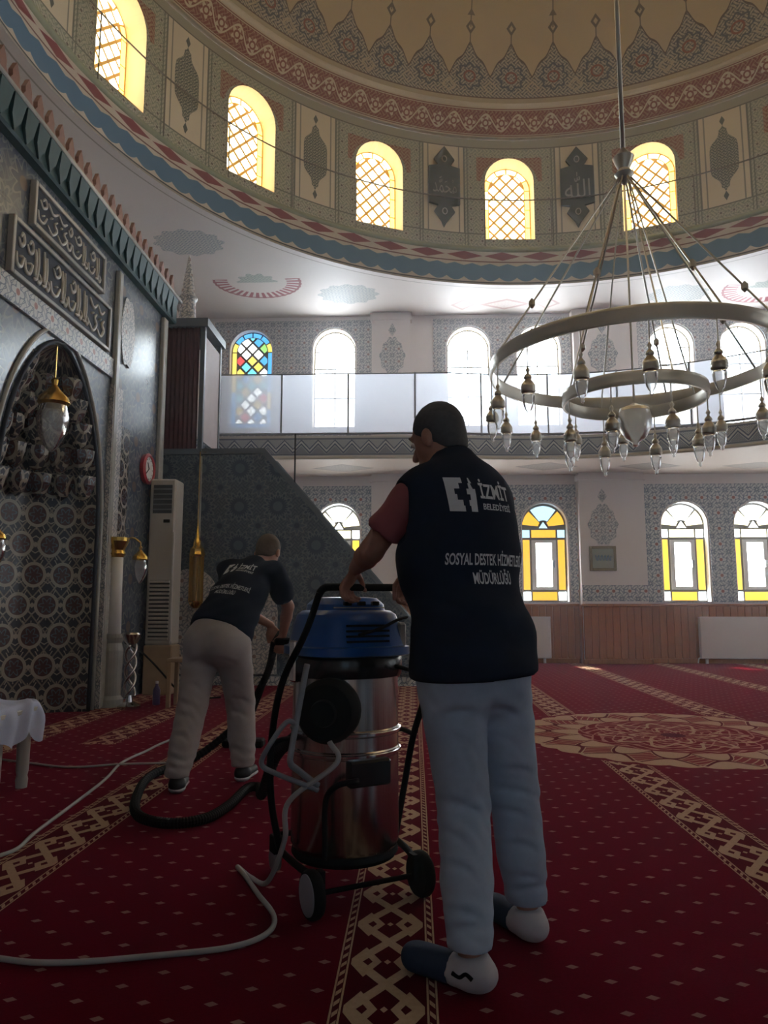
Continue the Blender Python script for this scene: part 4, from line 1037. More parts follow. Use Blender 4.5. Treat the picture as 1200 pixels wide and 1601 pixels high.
# inlet and black filter bowl
autosmooth(MB().lathe([(.10,-.04),(.118,.0),(.118,.05),(.10,.085),(.05,.10),(.045,.12),(.01,.12)], 28).xform(Matrix.Translation((-.14,-.17,.71)) @ Matrix.Rotation(math.radians(-38), 4, 'Z') @ Matrix.Rotation(math.radians(90), 4, 'X')).build('inlet_bowl', M['black'], vc))
MB().bbox(-.09,.085,-.236,-.195,.43,.525,.008).build('latch_box', M['black_gloss'], vc)
m = MB(); m.tube(spline([(-.172,-.205,.19),(-.174,-.207,.27),(-.176,-.21,.37),(-.165,-.215,.42),(-.13,-.235,.452),(-.06,-.25,.46)], 6), .011, 8); m.build('tipping_lever', M['black'], vc, True)
# trolley frame
def tb_(P, r=.0135, name='frame_tube', mat=M['black'], n=8, sub=6):
    m = MB(); m.tube(spline(P, sub) if sub else P, r, n); return m.build(name, mat, vc, True)
for s in (-1, 1):
    tb_([(s*.205,-.205,1.14),(s*.25,-.19,1.0),(s*.318,-.12,.80),(s*.312,.0,.55),(s*.29,.04,.34),(s*.25,.04,.16)], name='frame_post')
    tb_([(s*.195,-.21,.13),(s*.225,-.1,.14),(s*.23,.1,.15),(s*.18,.28,.15)], name='frame_rail')
    tb_([(s*.312,.0,.56),(s*.27,.02,.58),(s*.212,.03,.58)], .010, name='tank_arm')
tb_([(-.205,-.205,1.14),(-.19,-.208,1.158),(-.16,-.21,1.165),(0,-.215,1.165),(.16,-.21,1.165),(.19,-.208,1.158),(.205,-.205,1.14)], .0145, 'push_handle')
tb_([(-.215,-.21,.082),(.215,-.21,.082)], .010, 'axle', sub=0); tb_([(-.18,.28,.15),(.18,.28,.15)], .012, 'cross_bar', sub=0)
autosmooth(MB().lathe([(.15,.13),(.20,.135),(.21,.15),(.205,.17),(.15,.172)], 32).build('base_plate', M['black'], vc))
for s in (-1, 1):
    RT = Matrix.Translation((s*.222,-.21,.083)) @ Matrix.Rotation(s*PI/2, 4, 'Y') @ Matrix.Diagonal((.72,.72,.9,1))
    w = MB().lathe([(.05,-.022),(.105,-.024),(.115,-.012),(.115,.012),(.105,.024),(.09,.02)], 32).xform(RT).build('wheel', M['black'], vc); autosmooth(w)
    autosmooth(MB().lathe([(.098,.014),(.096,.026),(.07,.032),(.02,.034),(.003,.034)], 28).xform(RT).build('hubcap', plain('hubcap_grey', (.30,.31,.36), .5), w))
    MB().box(s*.19-.010, s*.19+.010, -.23, -.19, .07, .16).build('wheel_bracket', M['black'], vc)
    c = MB().lathe([(.02,-.014),(.042,-.014),(.046,0),(.042,.014),(.02,.014)], 18).xform(Matrix.Translation((s*.18,.30,.047)) @ Matrix.Rotation(PI/2, 4, 'Y')).build('caster', M['grey'], vc); MB().bbox(s*.18-.024, s*.18+.024, .25, .31, .08, .15, .004).build('caster_fork', M['black'], c)
# grey tool bracket of bent tube at the left
tb_([(-.262,-.235,.885),(-.285,-.25,.80),(-.33,-.27,.60),(-.335,-.275,.555),(-.31,-.28,.53),(-.235,-.285,.47)], .0115, 'tool_bracket', M['grey'], sub=5)
tb_([(-.315,-.265,.685),(-.35,-.262,.69),(-.41,-.24,.60),(-.425,-.235,.55),(-.38,-.25,.52),(-.30,-.28,.485),(-.235,-.285,.455)], .009, 'tool_hook', M['grey'], sub=5)
tb_([(.10,-.235,.865),(.16,-.22,.85),(.22,-.18,.835),(.28,-.16,.85),(.29,-.05,.90)], .008, 'motor_cord')
tb_([(-.05,-.225,.985),(.05,-.216,1.01),(.13,-.20,1.04),(.20,-.15,1.05)], .006, 'head_cord')
# hose lying on the carpet to bending man's foot
def world_of(p): return Matrix.Translation((-.28,3.02,0)) @ Matrix.Rotation(VR, 4, 'Z') @ Vector(p)
hp = [(-.50,3.17,.55), (-.63,3.40,.42), (-.80,3.95,.12), (-.92,4.45,.033), (-.985,4.42,.033), (-1.0,4.05,.033), (-1.06,3.80,.033), (-1.22,3.72,.033), (-1.42,3.86,.033), (-1.57,4.25,.033), (-1.66,4.75,.033), (-1.52,5.2,.05), (-1.25,5.35,.28), (-1.05,5.25,.6), (-.97,5.12,.84)]
q = spline(hp, 26); m = MB(); m.tube(q, [.024+.0035*(i % 2) for i in range(len(q))], 10); tag(m.build('vacuum_hose', M['black'], None, False), 'ribbed black vacuum hose curling on the carpet around the bending man', 'hose')
wd = tag(empty('vacuum_wand', (-.97,5.12,.84)), 'dark suction wand held by the bending man', 'wand')
m = MB(); m.tube([(0,0,0),(.02,.1,.06)], .022, 10); m.build('grip', M['black'], wd, True)
m = MB(); m.tube(spline([(.02,.1,.06),(-.10,.32,-.22),(-.33,.65,-.70),(-.36,.70,-.78)], 6), .017, 10); m.build('tube', M['black'], wd, True)
MB().bbox(-.52,-.20,.64,.76,-.835,-.77,.015).build('nozzle', M['black'], wd)
MB().bbox(.0,.20,-.03,.03,-.02,.03,.012).build('handle', M['black'], wd)
# cords on the carpet
def cord(P, r, mat, name, label): m = MB(); m.tube(spline(P, 10), r, 8); tag(m.build(name, mat, None, True), label, 'cord')
A = tuple(world_of((-.20,-.30,.62)))
cord([A, tuple(world_of((-.185,-.33,.55))), (-.44,2.64,.42), (-.46,2.68,.28), (-.55,2.85,.08), (-.66,3.08,.012), (-.745,3.20,.012), (-.70,3.12,.011), (-.60,2.92,.011), (-.50,2.72,.011), (-.50,2.58,.011), (-.60,2.48,.011), (-.80,2.42,.011), (-1.08,2.36,.011), (-1.30,2.38,.011), (-1.7,2.5,.011)], .0095, M['light_grey'], 'power_cord', 'pale grey power cord running from the vacuum across the dark carpet')
cord([(-2.2,3.0,.008),(-1.82,3.31,.008),(-1.84,3.68,.008),(-1.94,4.64,.008),(-2.04,5.19,.008),(-2.02,5.6,.008),(-2.01,5.89,.008),(-1.95,6.4,.008)], .009, M['light_grey'], 'extension_cord', 'thin pale cord following the left carpet stripe')
cord([(-3.0,5.3,.008),(-2.66,5.16,.008),(-2.33,5.05,.008),(-2.0,5.12,.016),(-1.77,5.2,.008),(-1.6,5.25,.008)], .007, M['light_grey'], 'extension_cord', 'thin pale cord lying crosswise behind the low table')

# ------------------------------------------------------------------ people
def surface_nets(f, lo, hi, h, B=14):
    lo = np.array(lo, float); n = np.ceil((np.array(hi)-lo)/h).astype(int)+1
    Vg = np.ones(n, np.float32)
    ax = [lo[i]+h*np.arange(n[i]) for i in range(3)]
    for i in range(0, n[0], B):
        for j in range(0, n[1], B):
            for k in range(0, n[2], B):
                sl = (slice(i, min(i+B, n[0])), slice(j, min(j+B, n[1])), slice(k, min(k+B, n[2])))
                c = np.array([[ax[a][sl[a]].mean()] for a in range(3)]); d = float(f(c.T)[0]); R = h*B*.92
                if d > R: continue
                if d < -R: Vg[sl] = -1; continue
                g = np.stack(np.meshgrid(*[ax[a][sl[a]] for a in range(3)], indexing='ij'), -1); Vg[sl] = f(g.reshape(-1,3)).reshape(g.shape[:3])
    ins = Vg < 0
    c8 = [(a,b,c) for a in (0,1) for b in (0,1) for c in (0,1)]
    sub = lambda A, o: A[o[0]:n[0]-1+o[0], o[1]:n[1]-1+o[1], o[2]:n[2]-1+o[2]]
    cnt = sum(sub(ins, o).astype(np.int8) for o in c8); act = (cnt > 0) & (cnt < 8); ijk = np.argwhere(act)
    P = np.zeros((len(ijk),3)); K = np.zeros(len(ijk))
    for a in range(3):
        for o in c8:
            if o[a]: continue
            o2 = list(o); o2[a] = 1
            va = Vg[tuple((ijk+o).T)]; vb = Vg[tuple((ijk+o2).T)]; cr = (va < 0) != (vb < 0)
            t = np.where(cr, va/(va-vb+1e-12), 0); pt = ijk+np.array(o, float); pt[:,a] += t; P[cr] += pt[cr]; K[cr] += 1
    P = lo+h*P/K[:,None]
    idx = -np.ones(n, int); idx[tuple(ijk.T)] = np.arange(len(ijk)); F = []
    for a in range(3):
        b, c = (a+1) % 3, (a+2) % 3
        s0 = [slice(1, n[i]-1) for i in range(3)]; s1 = list(s0); s0[a] = slice(0, n[a]-1); s1[a] = slice(1, n[a])
        A0, A1 = ins[tuple(s0)], ins[tuple(s1)]; e = np.argwhere(A0 != A1); fl_ = A0[tuple(e.T)]
        e = e+np.array([0 if i == a else 1 for i in range(3)])
        db, dc = np.eye(3, dtype=int)[b], np.eye(3, dtype=int)[c]
        q = np.stack([idx[tuple((e-db-dc).T)], idx[tuple((e-dc).T)], idx[tuple(e.T)], idx[tuple((e-db).T)]], 1)
        q = np.where(fl_[:,None], q, q[:,::-1]); F.append(q)
    return P, np.concatenate(F)
def relax(P, F, it=2, w=.5):
    for _ in range(it):
        acc = np.zeros_like(P); k = np.zeros(len(P))
        for a in range(4):
            np.add.at(acc, F[:,a], P[F[:,(a+1)%4]]); np.add.at(k, F[:,a], 1); np.add.at(acc, F[:,(a+1)%4], P[F[:,a]]); np.add.at(k, F[:,(a+1)%4], 1)
        P = P*(1-w)+w*acc/np.maximum(k,1)[:,None]
    return P
def cap(p, a, b, r1, r2, sq=None):                        # tapered capsule, sq: (axis, factor) flattens along an axis
    a, b = np.array(a, float), np.array(b, float); ba = b-a; pa = p-a
    t = np.clip(pa@ba/(ba@ba), 0, 1); d = pa-t[:,None]*ba
    if sq is not None:
        n_ = np.array(sq[0], float); n_ /= np.linalg.norm(n_); d = d+(d@n_)[:,None]*n_*(1/sq[1]-1)
    return np.linalg.norm(d, axis=1)-(r1+(r2-r1)*t)
def ell(p, c, r, R=None):
    q = p-np.array(c, float)
    if R is not None: q = q@R
    r = np.array(r, float); k0 = np.linalg.norm(q/r, axis=1); k1 = np.linalg.norm(q/(r*r), axis=1)+1e-9
    return k0*(k0-1)/k1
def smin(a, b, k):
    h = np.clip(.5+.5*(b-a)/k, 0, 1); return b+(a-b)*h-k*h*(1-h)
def U(k, *ds):
    d = ds[0]
    for e in ds[1:]: d = smin(d, e, k)
    return d
def chain(p, pts, rs, sq=None):
    d = cap(p, pts[0], pts[1], rs[0], rs[1], sq)
    for i in range(1, len(pts)-1): d = smin(d, cap(p, pts[i], pts[i+1], rs[i], rs[i+1], sq), .012)
    return d
def frame(fwd, up=(0,0,1)):                               # columns: right, forward, up
    f = np.array(fwd, float); f /= np.linalg.norm(f); u = np.array(up, float); r = np.cross(f, u); r /= np.linalg.norm(r); u = np.cross(r, f); return np.stack([r, f, u], 1)
def crease(p, segs, k=1.0, w=.011):
    d = np.zeros(len(p)); q = p[:, [0, 2]]
    for x0, z0, x1, z1 in segs:
        a, b = np.array([x0, z0]), np.array([x1, z1]); ba = b-a; t = np.clip((q-a)@ba/(ba@ba), 0, 1); e = q-a-t[:,None]*ba-np.stack([0*t, .018*np.sin(PI*t)], 1)
        d += k*(.006*np.exp(-(e[:,0]**2+e[:,1]**2)/w**2)-.0035*np.exp(-((e[:,0])**2+(e[:,1]-.018)**2)/(w*1.3)**2))*np.sin(PI*np.clip(t, .08, .92))
    return d
def skin_mesh(name, f, lo, hi, h, mat, parent, it=2):
    P, F = surface_nets(f, lo, hi, h); P = relax(P, F, it); o = mesh_obj(name, P-np.array(parent.location), F, mat, parent, True); return o
def hand_pts(wrist, fwd, palm_n, side, curl=1.0, wrap=None):
    """palm + five fingers; fwd = along the palm, palm_n = out of the palm, side = towards the thumb"""
    w = np.array(wrist, float); f = np.array(fwd, float)/np.linalg.norm(fwd); n_ = np.array(palm_n, float); n_ -= f*(n_@f); n_ /= np.linalg.norm(n_); s = np.array(side, float); s -= f*(s@f)+n_*(s@n_); s /= np.linalg.norm(s)
    out = []
    for i, (o, l) in enumerate(((.030,.92),(.010,1.0),(-.011,.95),(-.031,.78))):
        b = w+f*.085+s*o; a1, a2, a3 = .55*curl, 1.35*curl, 2.1*curl; L = (.040*l, .028*l, .022*l); P = [b-f*.03, b]; 
        for l_, a in zip(L, (a1, a2, a3)): P.append(P[-1]+(f*math.cos(a)+n_*math.sin(a))*l_)
        out.append((P, [.0105,.0105,.0095,.0085,.0075]))
    t0 = w+f*.03+s*.032; out.append(([w+f*.012+s*.015, t0, t0+(f*.65+s*.62+n_*.35)*.036, t0+(f*.95+s*.55+n_*.85)*.060], [.013,.0125,.011,.009]))
    return w, f, n_, s, out
def hand_sdf(p, H):
    w, f, n_, s, fs = H; d = cap(p, w, w+f*.07, .026, .040, (n_, .42))
    for P, r in fs:
        e = cap(p, P[0], P[1], r[0], r[1])
        for i in range(1, len(P)-1): e = np.minimum(e, cap(p, P[i], P[i+1], r[i], r[i+1]))
        d = smin(d, e, .006)
    return d
def head_sdf(p, c, R):
    q = (p-np.array(c))@R                                   # local: x right, y forward, z up
    d = ell(q, (0,-.005,.035), (.078,.098,.100)); d = smin(d, ell(q, (0,.028,-.045), (.060,.066,.075)), .04)
    d = smin(d, cap(q, (0,.098,.012), (0,.118,-.024), .010, .016), .018); d = smin(d, ell(q, (0,.094,-.062), (.026,.014,.012)), .012); d = smin(d, ell(q, (0,.086,-.100), (.022,.018,.018)), .02)
    for s in (-1, 1):
        e = ell(q, (s*.083,-.008,-.008), (.012,.022,.034)); d = smin(d, e, .008)
        d = smin(d, ell(q, (s*.030,.083,.035), (.026,.014,.010)), .012); d = np.maximum(d, -ell(q, (s*.031,.106,.014), (.020,.014,.012)))
    return d
def head_extras(par, c, R, hair, skin_dark, brow=True, hairline=.05, cover=1.0):
    c = np.array(c); loc = np.array(par.location)
    def hf(p):
        q = (p-c)@R; d = ell(q, (0,-.010,.036), (.084,.101,.104)); d = smin(d, ell(q, (0,-.055,-.035), (.062,.045,.06)), .03)
        d = np.maximum(d, -(q[:,2]+.012-np.clip((q[:,1])*.9, -.055, .10)))
        d = np.maximum(d, q[:,1]-.075+np.maximum(0, .10-q[:,2])*.35)
        return d+.0022*np.sin(q[:,0]*260)*np.sin(q[:,1]*230)*np.sin(q[:,2]*240)
    P, F = surface_nets(hf, c-.16, c+.17, .006); o = mesh_obj('hair', relax(P, F, 1)-loc, F, hair, par, True); o['label'] = 'close cropped hair'
    for s in (-1, 1):
        m = MB(); ec = c+R@np.array([s*.031,.090,.014]); m.lathe([(.001,-.0115),(.006,-.0098),(.0105,-.005),(.0118,0),(.0105,.005),(.006,.0098),(.001,.0115)], 14, tuple(ec-loc)); e = m.build('eye', plain('eye_white', (.6,.58,.55), .2), par, True)
        m = MB(); pc = c+R@np.array([s*.031,.1005,.014]); m.lathe([(.001,-.004),(.004,-.002),(.004,.002),(.001,.004)], 8, tuple(pc-loc)); m.build('pupil', M['black'], e, True)
        m = MB(); m.tube([tuple(c+R@np.array(v)-loc) for v in ((s*.014,.102,.038),(s*.030,.101,.044),(s*.048,.090,.038))], .0045, 6); m.build('eyebrow', hair, par, True)
M['skin'] = plain('skin', (.40,.20,.14), .55, var=.10, scale=25)
M['vest'] = plain('navy_vest', (.007,.011,.026), .9, spec=.15, var=.25, scale=30, bump=.05)
M['tee'] = plain('dusty_rose_tee', (.30,.075,.085), .8, var=.12, scale=30)
M['jeans'] = plain('pale_jeans', (.36,.44,.55), .85, var=.10, scale=35, bump=.08)
M['chinos'] = plain('beige_chinos', (.40,.37,.36), .85, var=.08, scale=30, bump=.06)
M['sock'] = plain('white_sock', (.52,.50,.52), .9, var=.08, scale=40)
M['navy_toe'] = plain('navy_sock_toe', (.020,.035,.075), .9)
M['shoe'] = plain('black_shoe', (.010,.010,.012), .6)
M['grey_hair'] = plain('grey_hair', (.060,.060,.066), .8, var=.35, scale=60)
M['sandy_hair'] = plain('sandy_hair', (.11,.08,.06), .8, var=.3, scale=60)
M['print'] = plain('white_print', (.55,.56,.58), .7, var=.08, scale=60)
def text_on(par, target, body, org, right, up, nrm, size, x0, z0, width=None, off=.004, mat=None, label=None, align='LEFT'):
    """flat print laid onto a garment: letters at (x0,z0) in the frame org,right,up are dropped along nrm onto the mesh"""
    if isinstance(body, str):
        cu = bpy.data.curves.new('print', 'FONT'); cu.body = body; cu.size = 1.0; cu.resolution_u = 3; cu.offset = .022; cu.align_x = align
        tmp = bpy.data.objects.new('tmp', cu); COL.objects.link(tmp); bpy.context.view_layer.update()
        me = bpy.data.meshes.new_from_object(tmp.evaluated_get(bpy.context.evaluated_depsgraph_get())); bpy.data.objects.remove(tmp)
        V2 = np.array([v.co[:2] for v in me.vertices]); F2 = [tuple(p.vertices) for p in me.polygons]
        s = size/.72; w = (V2[:,0].max()-V2[:,0].min())*s; sx = s*(width/w if width else 1.0); V2 = V2*np.array([sx, s])
    else: V2, F2 = np.array(body[0], float), body[1]
    bv = BVHTree.FromPolygons([tuple(v.co) for v in target.data.vertices], [tuple(p.vertices) for p in target.data.polygons])
    loc = np.array(par.location); out = []
    for a, b in V2:
        o_ = org+right*(x0+a)+up*(z0+b)+nrm*.6-loc; hit = bv.ray_cast(Vector(o_), Vector(-nrm)); out.append(np.array(hit[0])+nrm*off if hit[0] is not None else o_-nrm*.5)
    o = mesh_obj('print', out, F2, mat or M['print'], par)
    if label: o['label'] = label
    return o
def grid_poly(polys, n=1):
    V, F = [], []
    for p in polys:
        b = len(V); V += p; F.append(tuple(range(b, b+len(p))))
    return V, F
LOGO = []
for i in range(6):                                          # white square broken by a dark running figure, cut into strips
    z0, z1 = .115*i/6, .115*(i+1)/6
    gap = [(.050,.070),(.046,.066),(.030,.072),(.024,.062),(.040,.070),(.052,.074)][i]
    LOGO += [[(0,z0),(gap[0],z0),(gap[0],z1),(0,z1)], [(gap[1],z0),(.092 if i < 4 else .084,z0),(.092 if i < 4 else .078,z1),(gap[1],z1)]]
def brace(par, tgt, org, right, up, nrm, k):
    V, F = grid_poly([[(a*k,b*k) for a, b in p] for p in LOGO]); text_on(par, tgt, (V, F), org, right, up, nrm, 0, -.135*k, .04*k, label='white municipal emblem print')
    text_on(par, tgt, 'İZMİT', org, right, up, nrm, .050*k, -.028*k, .088*k, .135*k); text_on(par, tgt, 'BELEDİYESİ', org, right, up, nrm, .020*k, -.022*k, .050*k, .125*k)
    text_on(par, tgt, 'SOSYAL DESTEK HİZMETLERİ', org, right, up, nrm, .036*k, -.155*k, -.130*k, .31*k); text_on(par, tgt, 'MÜDÜRLÜĞÜ', org, right, up, nrm, .036*k, -.075*k, -.190*k, .15*k)

# --- standing man -----------------------------------------------------
pa = tag(empty('person', (.22, 2.45, 0)), 'standing person in navy vest and pale jeans seen from behind, gripping the vacuum handle', 'person')
A1 = math.radians(32); FW = np.array([-math.sin(A1), math.cos(A1), 0]); RT = np.array([math.cos(A1), math.sin(A1), 0]); UP = np.array([0,0,1.])
hip = np.array([.19, 2.46, .93]); neck = np.array([.135, 2.545, 1.535]); hc = np.array([.090, 2.585, 1.685])
shL = neck-RT*.185+UP*-.075-FW*.005; shR = neck+RT*.185-UP*.085-FW*.005
hb = lambda t: np.array(world_of((-.2+.4*t, -.213, 1.165)))
gL, gR = hb(.24), hb(.86)
wL = gL+np.array([.045,-.045,.070]); wR = gR+np.array([.03,-.06,.06])
elL = np.array([-.150,2.555,1.285]); elR = shR+FW*.10+RT*.03-UP*.26
hipL, hipR = hip-RT*.095-UP*.03, hip+RT*.095-UP*.03
knL, knR = np.array([.150,2.425,.485]), np.array([.325,2.555,.485])
anL, anR = np.array([.155,2.275,.10]), np.array([.370,2.610,.10])
ftL = np.array([-.78,.52,0]); ftL /= np.linalg.norm(ftL); ftR = np.array([-.50,.80,0]); ftR /= np.linalg.norm(ftR)
hdir = np.array([-math.sin(math.radians(50)), math.cos(math.radians(50)), -.30]); HR = frame(hdir)
axL = np.array(world_of((1,0,0)))-np.array(world_of((0,0,0)))
HL = hand_pts(wL, gL-wL+np.array([0,0,-.005]), np.array([0,.25,-1.]), axL*1, 1.05); HRt = hand_pts(wR, gR-wR, np.array([0,.25,-1.]), -axL, 1.05)
tors = frame(FW, UP)
def f_body(p):
    d = head_sdf(p, hc, HR); d = smin(d, cap(p, hc+np.array([.015,-.02,-.06]), neck-UP*.02, .056, .062), .03)
    d = smin(d, ell(p, (hip+neck)/2+UP*.06, (.13,.085,.27), tors), .05); d = smin(d, ell(p, hip-UP*.02, (.12,.09,.12), tors), .05)
    for s, e, w in ((shL, elL, wL), (shR, elR, wR)): d = smin(d, chain(p, [s, e, e+(w-e)*.35, w], [.048,.043,.042,.027]), .02)
    for H in (HL, HRt): d = smin(d, hand_sdf(p, H), .010)
    for h_, k, a, ft in ((hipL,knL,anL,ftL), (hipR,knR,anR,ftR)):
        d = smin(d, chain(p, [h_, k, k+(a-k)*.35, a], [.075,.052,.050,.036]), .03); d = smin(d, cap(p, a-UP*.055-ft*.02, a-UP*.07+ft*.14, .034, .024), .02)
    return d
skin_mesh('body', f_body, (-.45,2.05,0), (.62,3.05,1.85), .0062, M['skin'], pa, 2)
head_extras(pa, hc, HR, M['grey_hair'], None)
def folds(p, k=1.0): return k*(.0035*np.sin(p[:,2]*38+p[:,0]*21)+.003*np.sin(p[:,2]*61-p[:,0]*33+p[:,1]*17))
JC = [(.06,.745,.20,.77),(.22,.77,.34,.735),(.205,.88,.212,.73),(.07,.50,.21,.455),(.10,.43,.22,.475),(.06,.41,.16,.385),(.25,.51,.41,.465),(.25,.435,.38,.405),(.27,.57,.39,.545),(.08,.215,.21,.19),(.09,.165,.22,.172),(.30,.225,.43,.19),(.31,.17,.44,.175),(.02,.84,.17,.60),(.12,.70,.20,.62),(.24,.68,.34,.63),(.08,.33,.18,.30),(.29,.33,.40,.30)]
def f_jeans(p):
    d = ell(p, hip-UP*.02, (.178,.128,.17), tors); d = smin(d, ell(p, hip-UP*.07-FW*.035-RT*.075, (.10,.105,.12), tors), .05); d = smin(d, ell(p, hip-UP*.07-FW*.035+RT*.075, (.10,.105,.12), tors), .05)
    for h_, k, a in ((hipL,knL,anL), (hipR,knR,anR)):
        L_ = chain(p, [h_-UP*.02, h_*.55+k*.45, k, k*.45+a*.55, a+UP*.02], [.112,.098,.084,.079,.068]); d = smin(d, L_, .022)
    low = (p[:,2]-.10)
    fz = np.exp(-((p[:,2]-.46)/.10)**2)*.0035*np.sin(p[:,2]*80+p[:,0]*55+p[:,1]*40+3*np.sin(p[:,0]*30))+np.exp(-((p[:,2]-.16)/.07)**2)*.0035*np.sin(p[:,2]*100+p[:,1]*50+2*np.sin(p[:,0]*40))+np.exp(-((p[:,2]-.80)/.07)**2)*.004*np.sin(p[:,2]*70+abs(p[:,0]-.19)*60)
    d = d+fz*.5+folds(p, .2)+crease(p, JC, 1.7)
    return np.maximum(np.maximum(d, -(p[:,2]-.118)), p[:,2]-1.02)
j = skin_mesh('jeans', f_jeans, (-.12,2.10,.02), (.60,2.80,1.06), .0078, M['jeans'], pa, 2); j['label'] = 'pale blue jeans'
# vest: sleeveless, standing collar
sp1, sp2 = hip*.45+neck*.55, hip*.15+neck*.85
def f_vest(p):
    lt = frame(FW+UP*.10, UP)
    d = ell(p, hip+UP*.03-FW*.01, (.218,.172,.25), tors); d = smin(d, ell(p, sp1-RT*.008, (.232,.165,.27), lt), .08); d = smin(d, ell(p, sp2-FW*.02, (.205,.135,.17), lt), .06)
    d = smin(d, cap(p, shL+RT*.035+UP*.005, shR-RT*.035+UP*.005, .078, .078, (FW, .9)), .06); d = smin(d, cap(p, neck-UP*.06, neck+UP*.075-FW*.0, .088, .072), .05)
    for s_, k_ in ((shL, 1), (shR, -1)): d = smin(d, cap(p, neck-UP*.005, s_+RT*.05*k_+UP*.01, .068, .066), .05)
    d = smin(d, cap(p, hip-RT*.03-UP*.06, hip+RT*.03-UP*.06, .186, .186, (FW, .88)), .05)
    for s in (shL-RT*.055-UP*.05, shR+RT*.055-UP*.05): d = np.maximum(d, -(cap(p, s+UP*.04, s-UP*.07, .058, .052)))
    d = d+.004*np.sin(p[:,2]*30+p[:,0]*14)*np.exp(-((p[:,2]-1.05)/.15)**2)+.0012*np.sin(p[:,2]*55+p[:,0]*30)+crease(p, [(.0,1.12,.18,1.06),(.24,1.03,.39,1.10),(-.01,.99,.15,.94),(.30,1.27,.39,1.21),(-.06,1.34,.03,1.22),(.20,.95,.34,.97),(.33,1.42,.37,1.30)], .9, .014)
    hem = p[:,2]-(.868+.05*((p-hip)@RT))
    return np.maximum(np.maximum(d, -hem), p[:,2]-(1.625-((p-neck)@FW)*.35))
v_ = skin_mesh('vest', f_vest, (-.16,2.18,.78), (.58,2.86,1.66), .0095, M['vest'], pa, 3); v_['label'] = 'navy sleeveless work vest with white print'
def f_tee(p):
    d = None
    for s, e in ((shL, elL), (shR, elR)):
        x = e-s; c = cap(p, s+RT*(.03 if s is shL else -.03), s+x*.62, .076, .071); c = np.maximum(c, (p-(s+x*.60))@(x/np.linalg.norm(x)))+folds(p, .9); d = c if d is None else np.minimum(d, c)
    return d
t_ = skin_mesh('tee_shirt', f_tee, (-.28,2.3,1.15), (.55,2.86,1.62), .009, M['tee'], pa, 2); t_['label'] = 'dusty rose short sleeve'
def f_sock(a, ft, part):
    def g(p):
        d = cap(p, a+UP*.05, a-UP*.02, .050, .050); d = smin(d, ell(p, a-UP*.048-ft*.02, (.050,.066,.052), frame(ft)), .02); d = smin(d, cap(p, a-UP*.056, a-UP*.058+ft*.185, .050, .050, (UP, .88)), .02)
        d = np.maximum(np.maximum(d, -(p[:,2]-.004)), p[:,2]-(.098-.10*((p-a)@ft))); s = (p-a)@ft-.06
        return np.maximum(d, s if part == 0 else -s-.004)
    return g
for a, ft in ((anL, ftL), (anR, ftR)):
    lo, hi = a-np.array([.26,.2,.1]), a+np.array([.2,.26,.10])
    s_ = skin_mesh('sock', f_sock(a, ft, 0), lo, hi, .008, M['sock'], pa, 2); s_['label'] = 'white sock heel'
    s_ = skin_mesh('sock_toe', f_sock(a, ft, 1), lo, hi, .008, M['navy_toe'], pa, 2); s_['label'] = 'navy blue sock toe'
m = MB(); sm_ = np.cross(ftL, UP)
m.tube(spline([anL-np.array(pa.location)-sm_*.0525+ftL*o_-UP*z_ for o_, z_ in ((-.035,.045),(-.015,.035),(.005,.048),(.03,.044))], 4), .006, 6); m.build('sock_mark', M['black'], pa, True)
nb = -FW; org = neck*.62+hip*.38
brace(pa, v_, org+UP*.05-RT*.0, RT, UP, nb, 1.0)

# --- bending man --------------------------------------------------------
pb = tag(empty('person', (-1.25, 4.55, 0)), 'bending person in dark printed tee shirt and beige trousers vacuuming by the minbar', 'person')
A2 = math.radians(-14); FW = np.array([-math.sin(A2), math.cos(A2), 0]); RT = np.array([math.cos(A2), math.sin(A2), 0])
hip = np.array([-1.235, 4.62, .90]); neck = np.array([-1.10, 5.00, 1.36]); hc = np.array([-1.035, 5.14, 1.46])
TU = neck-hip; TU /= np.linalg.norm(TU); TB = np.cross(RT, TU); TB /= np.linalg.norm(TB); TB = -TB if TB[1] > 0 else TB; RT2 = np.cross(TU, TB); RT2 = RT2 if RT2@RT > 0 else -RT2   # TB: out of the back
shL = neck-RT2*.18-TU*.05; shR = neck+RT2*.175-TU*.05
elR = np.array([-.865,5.03,1.085]); wR = np.array([-.915,5.12,.885]); elL = shL+np.array([.02,.12,-.24]); wL = np.array([-1.03,5.27,.955])
hipL, hipR = hip-RT*.10-UP*.03, hip+RT*.10-UP*.03
anL, anR = np.array([-1.405,4.44,.10]), np.array([-1.085,4.74,.10]); knL, knR = np.array([-1.365,4.56,.48]), np.array([-1.115,4.76,.48])
ftL = np.array([-.1,1,0]); ftL /= np.linalg.norm(ftL); ftR = np.array([.15,1,0]); ftR /= np.linalg.norm(ftR)
HR = frame(np.array([.20,1,-.55])); tors2 = np.stack([RT2, -TB, TU], 1); tors = frame(FW)
HLb = hand_pts(wL, np.array([.1,-.1,-1.])*.5+np.array([0,.1,0]), np.array([.3,-1,-.1]), RT, .95); HRb = hand_pts(wR, np.array([-.25,.0,-1.]), np.array([-.2,.9,-.2]), -RT, .95)
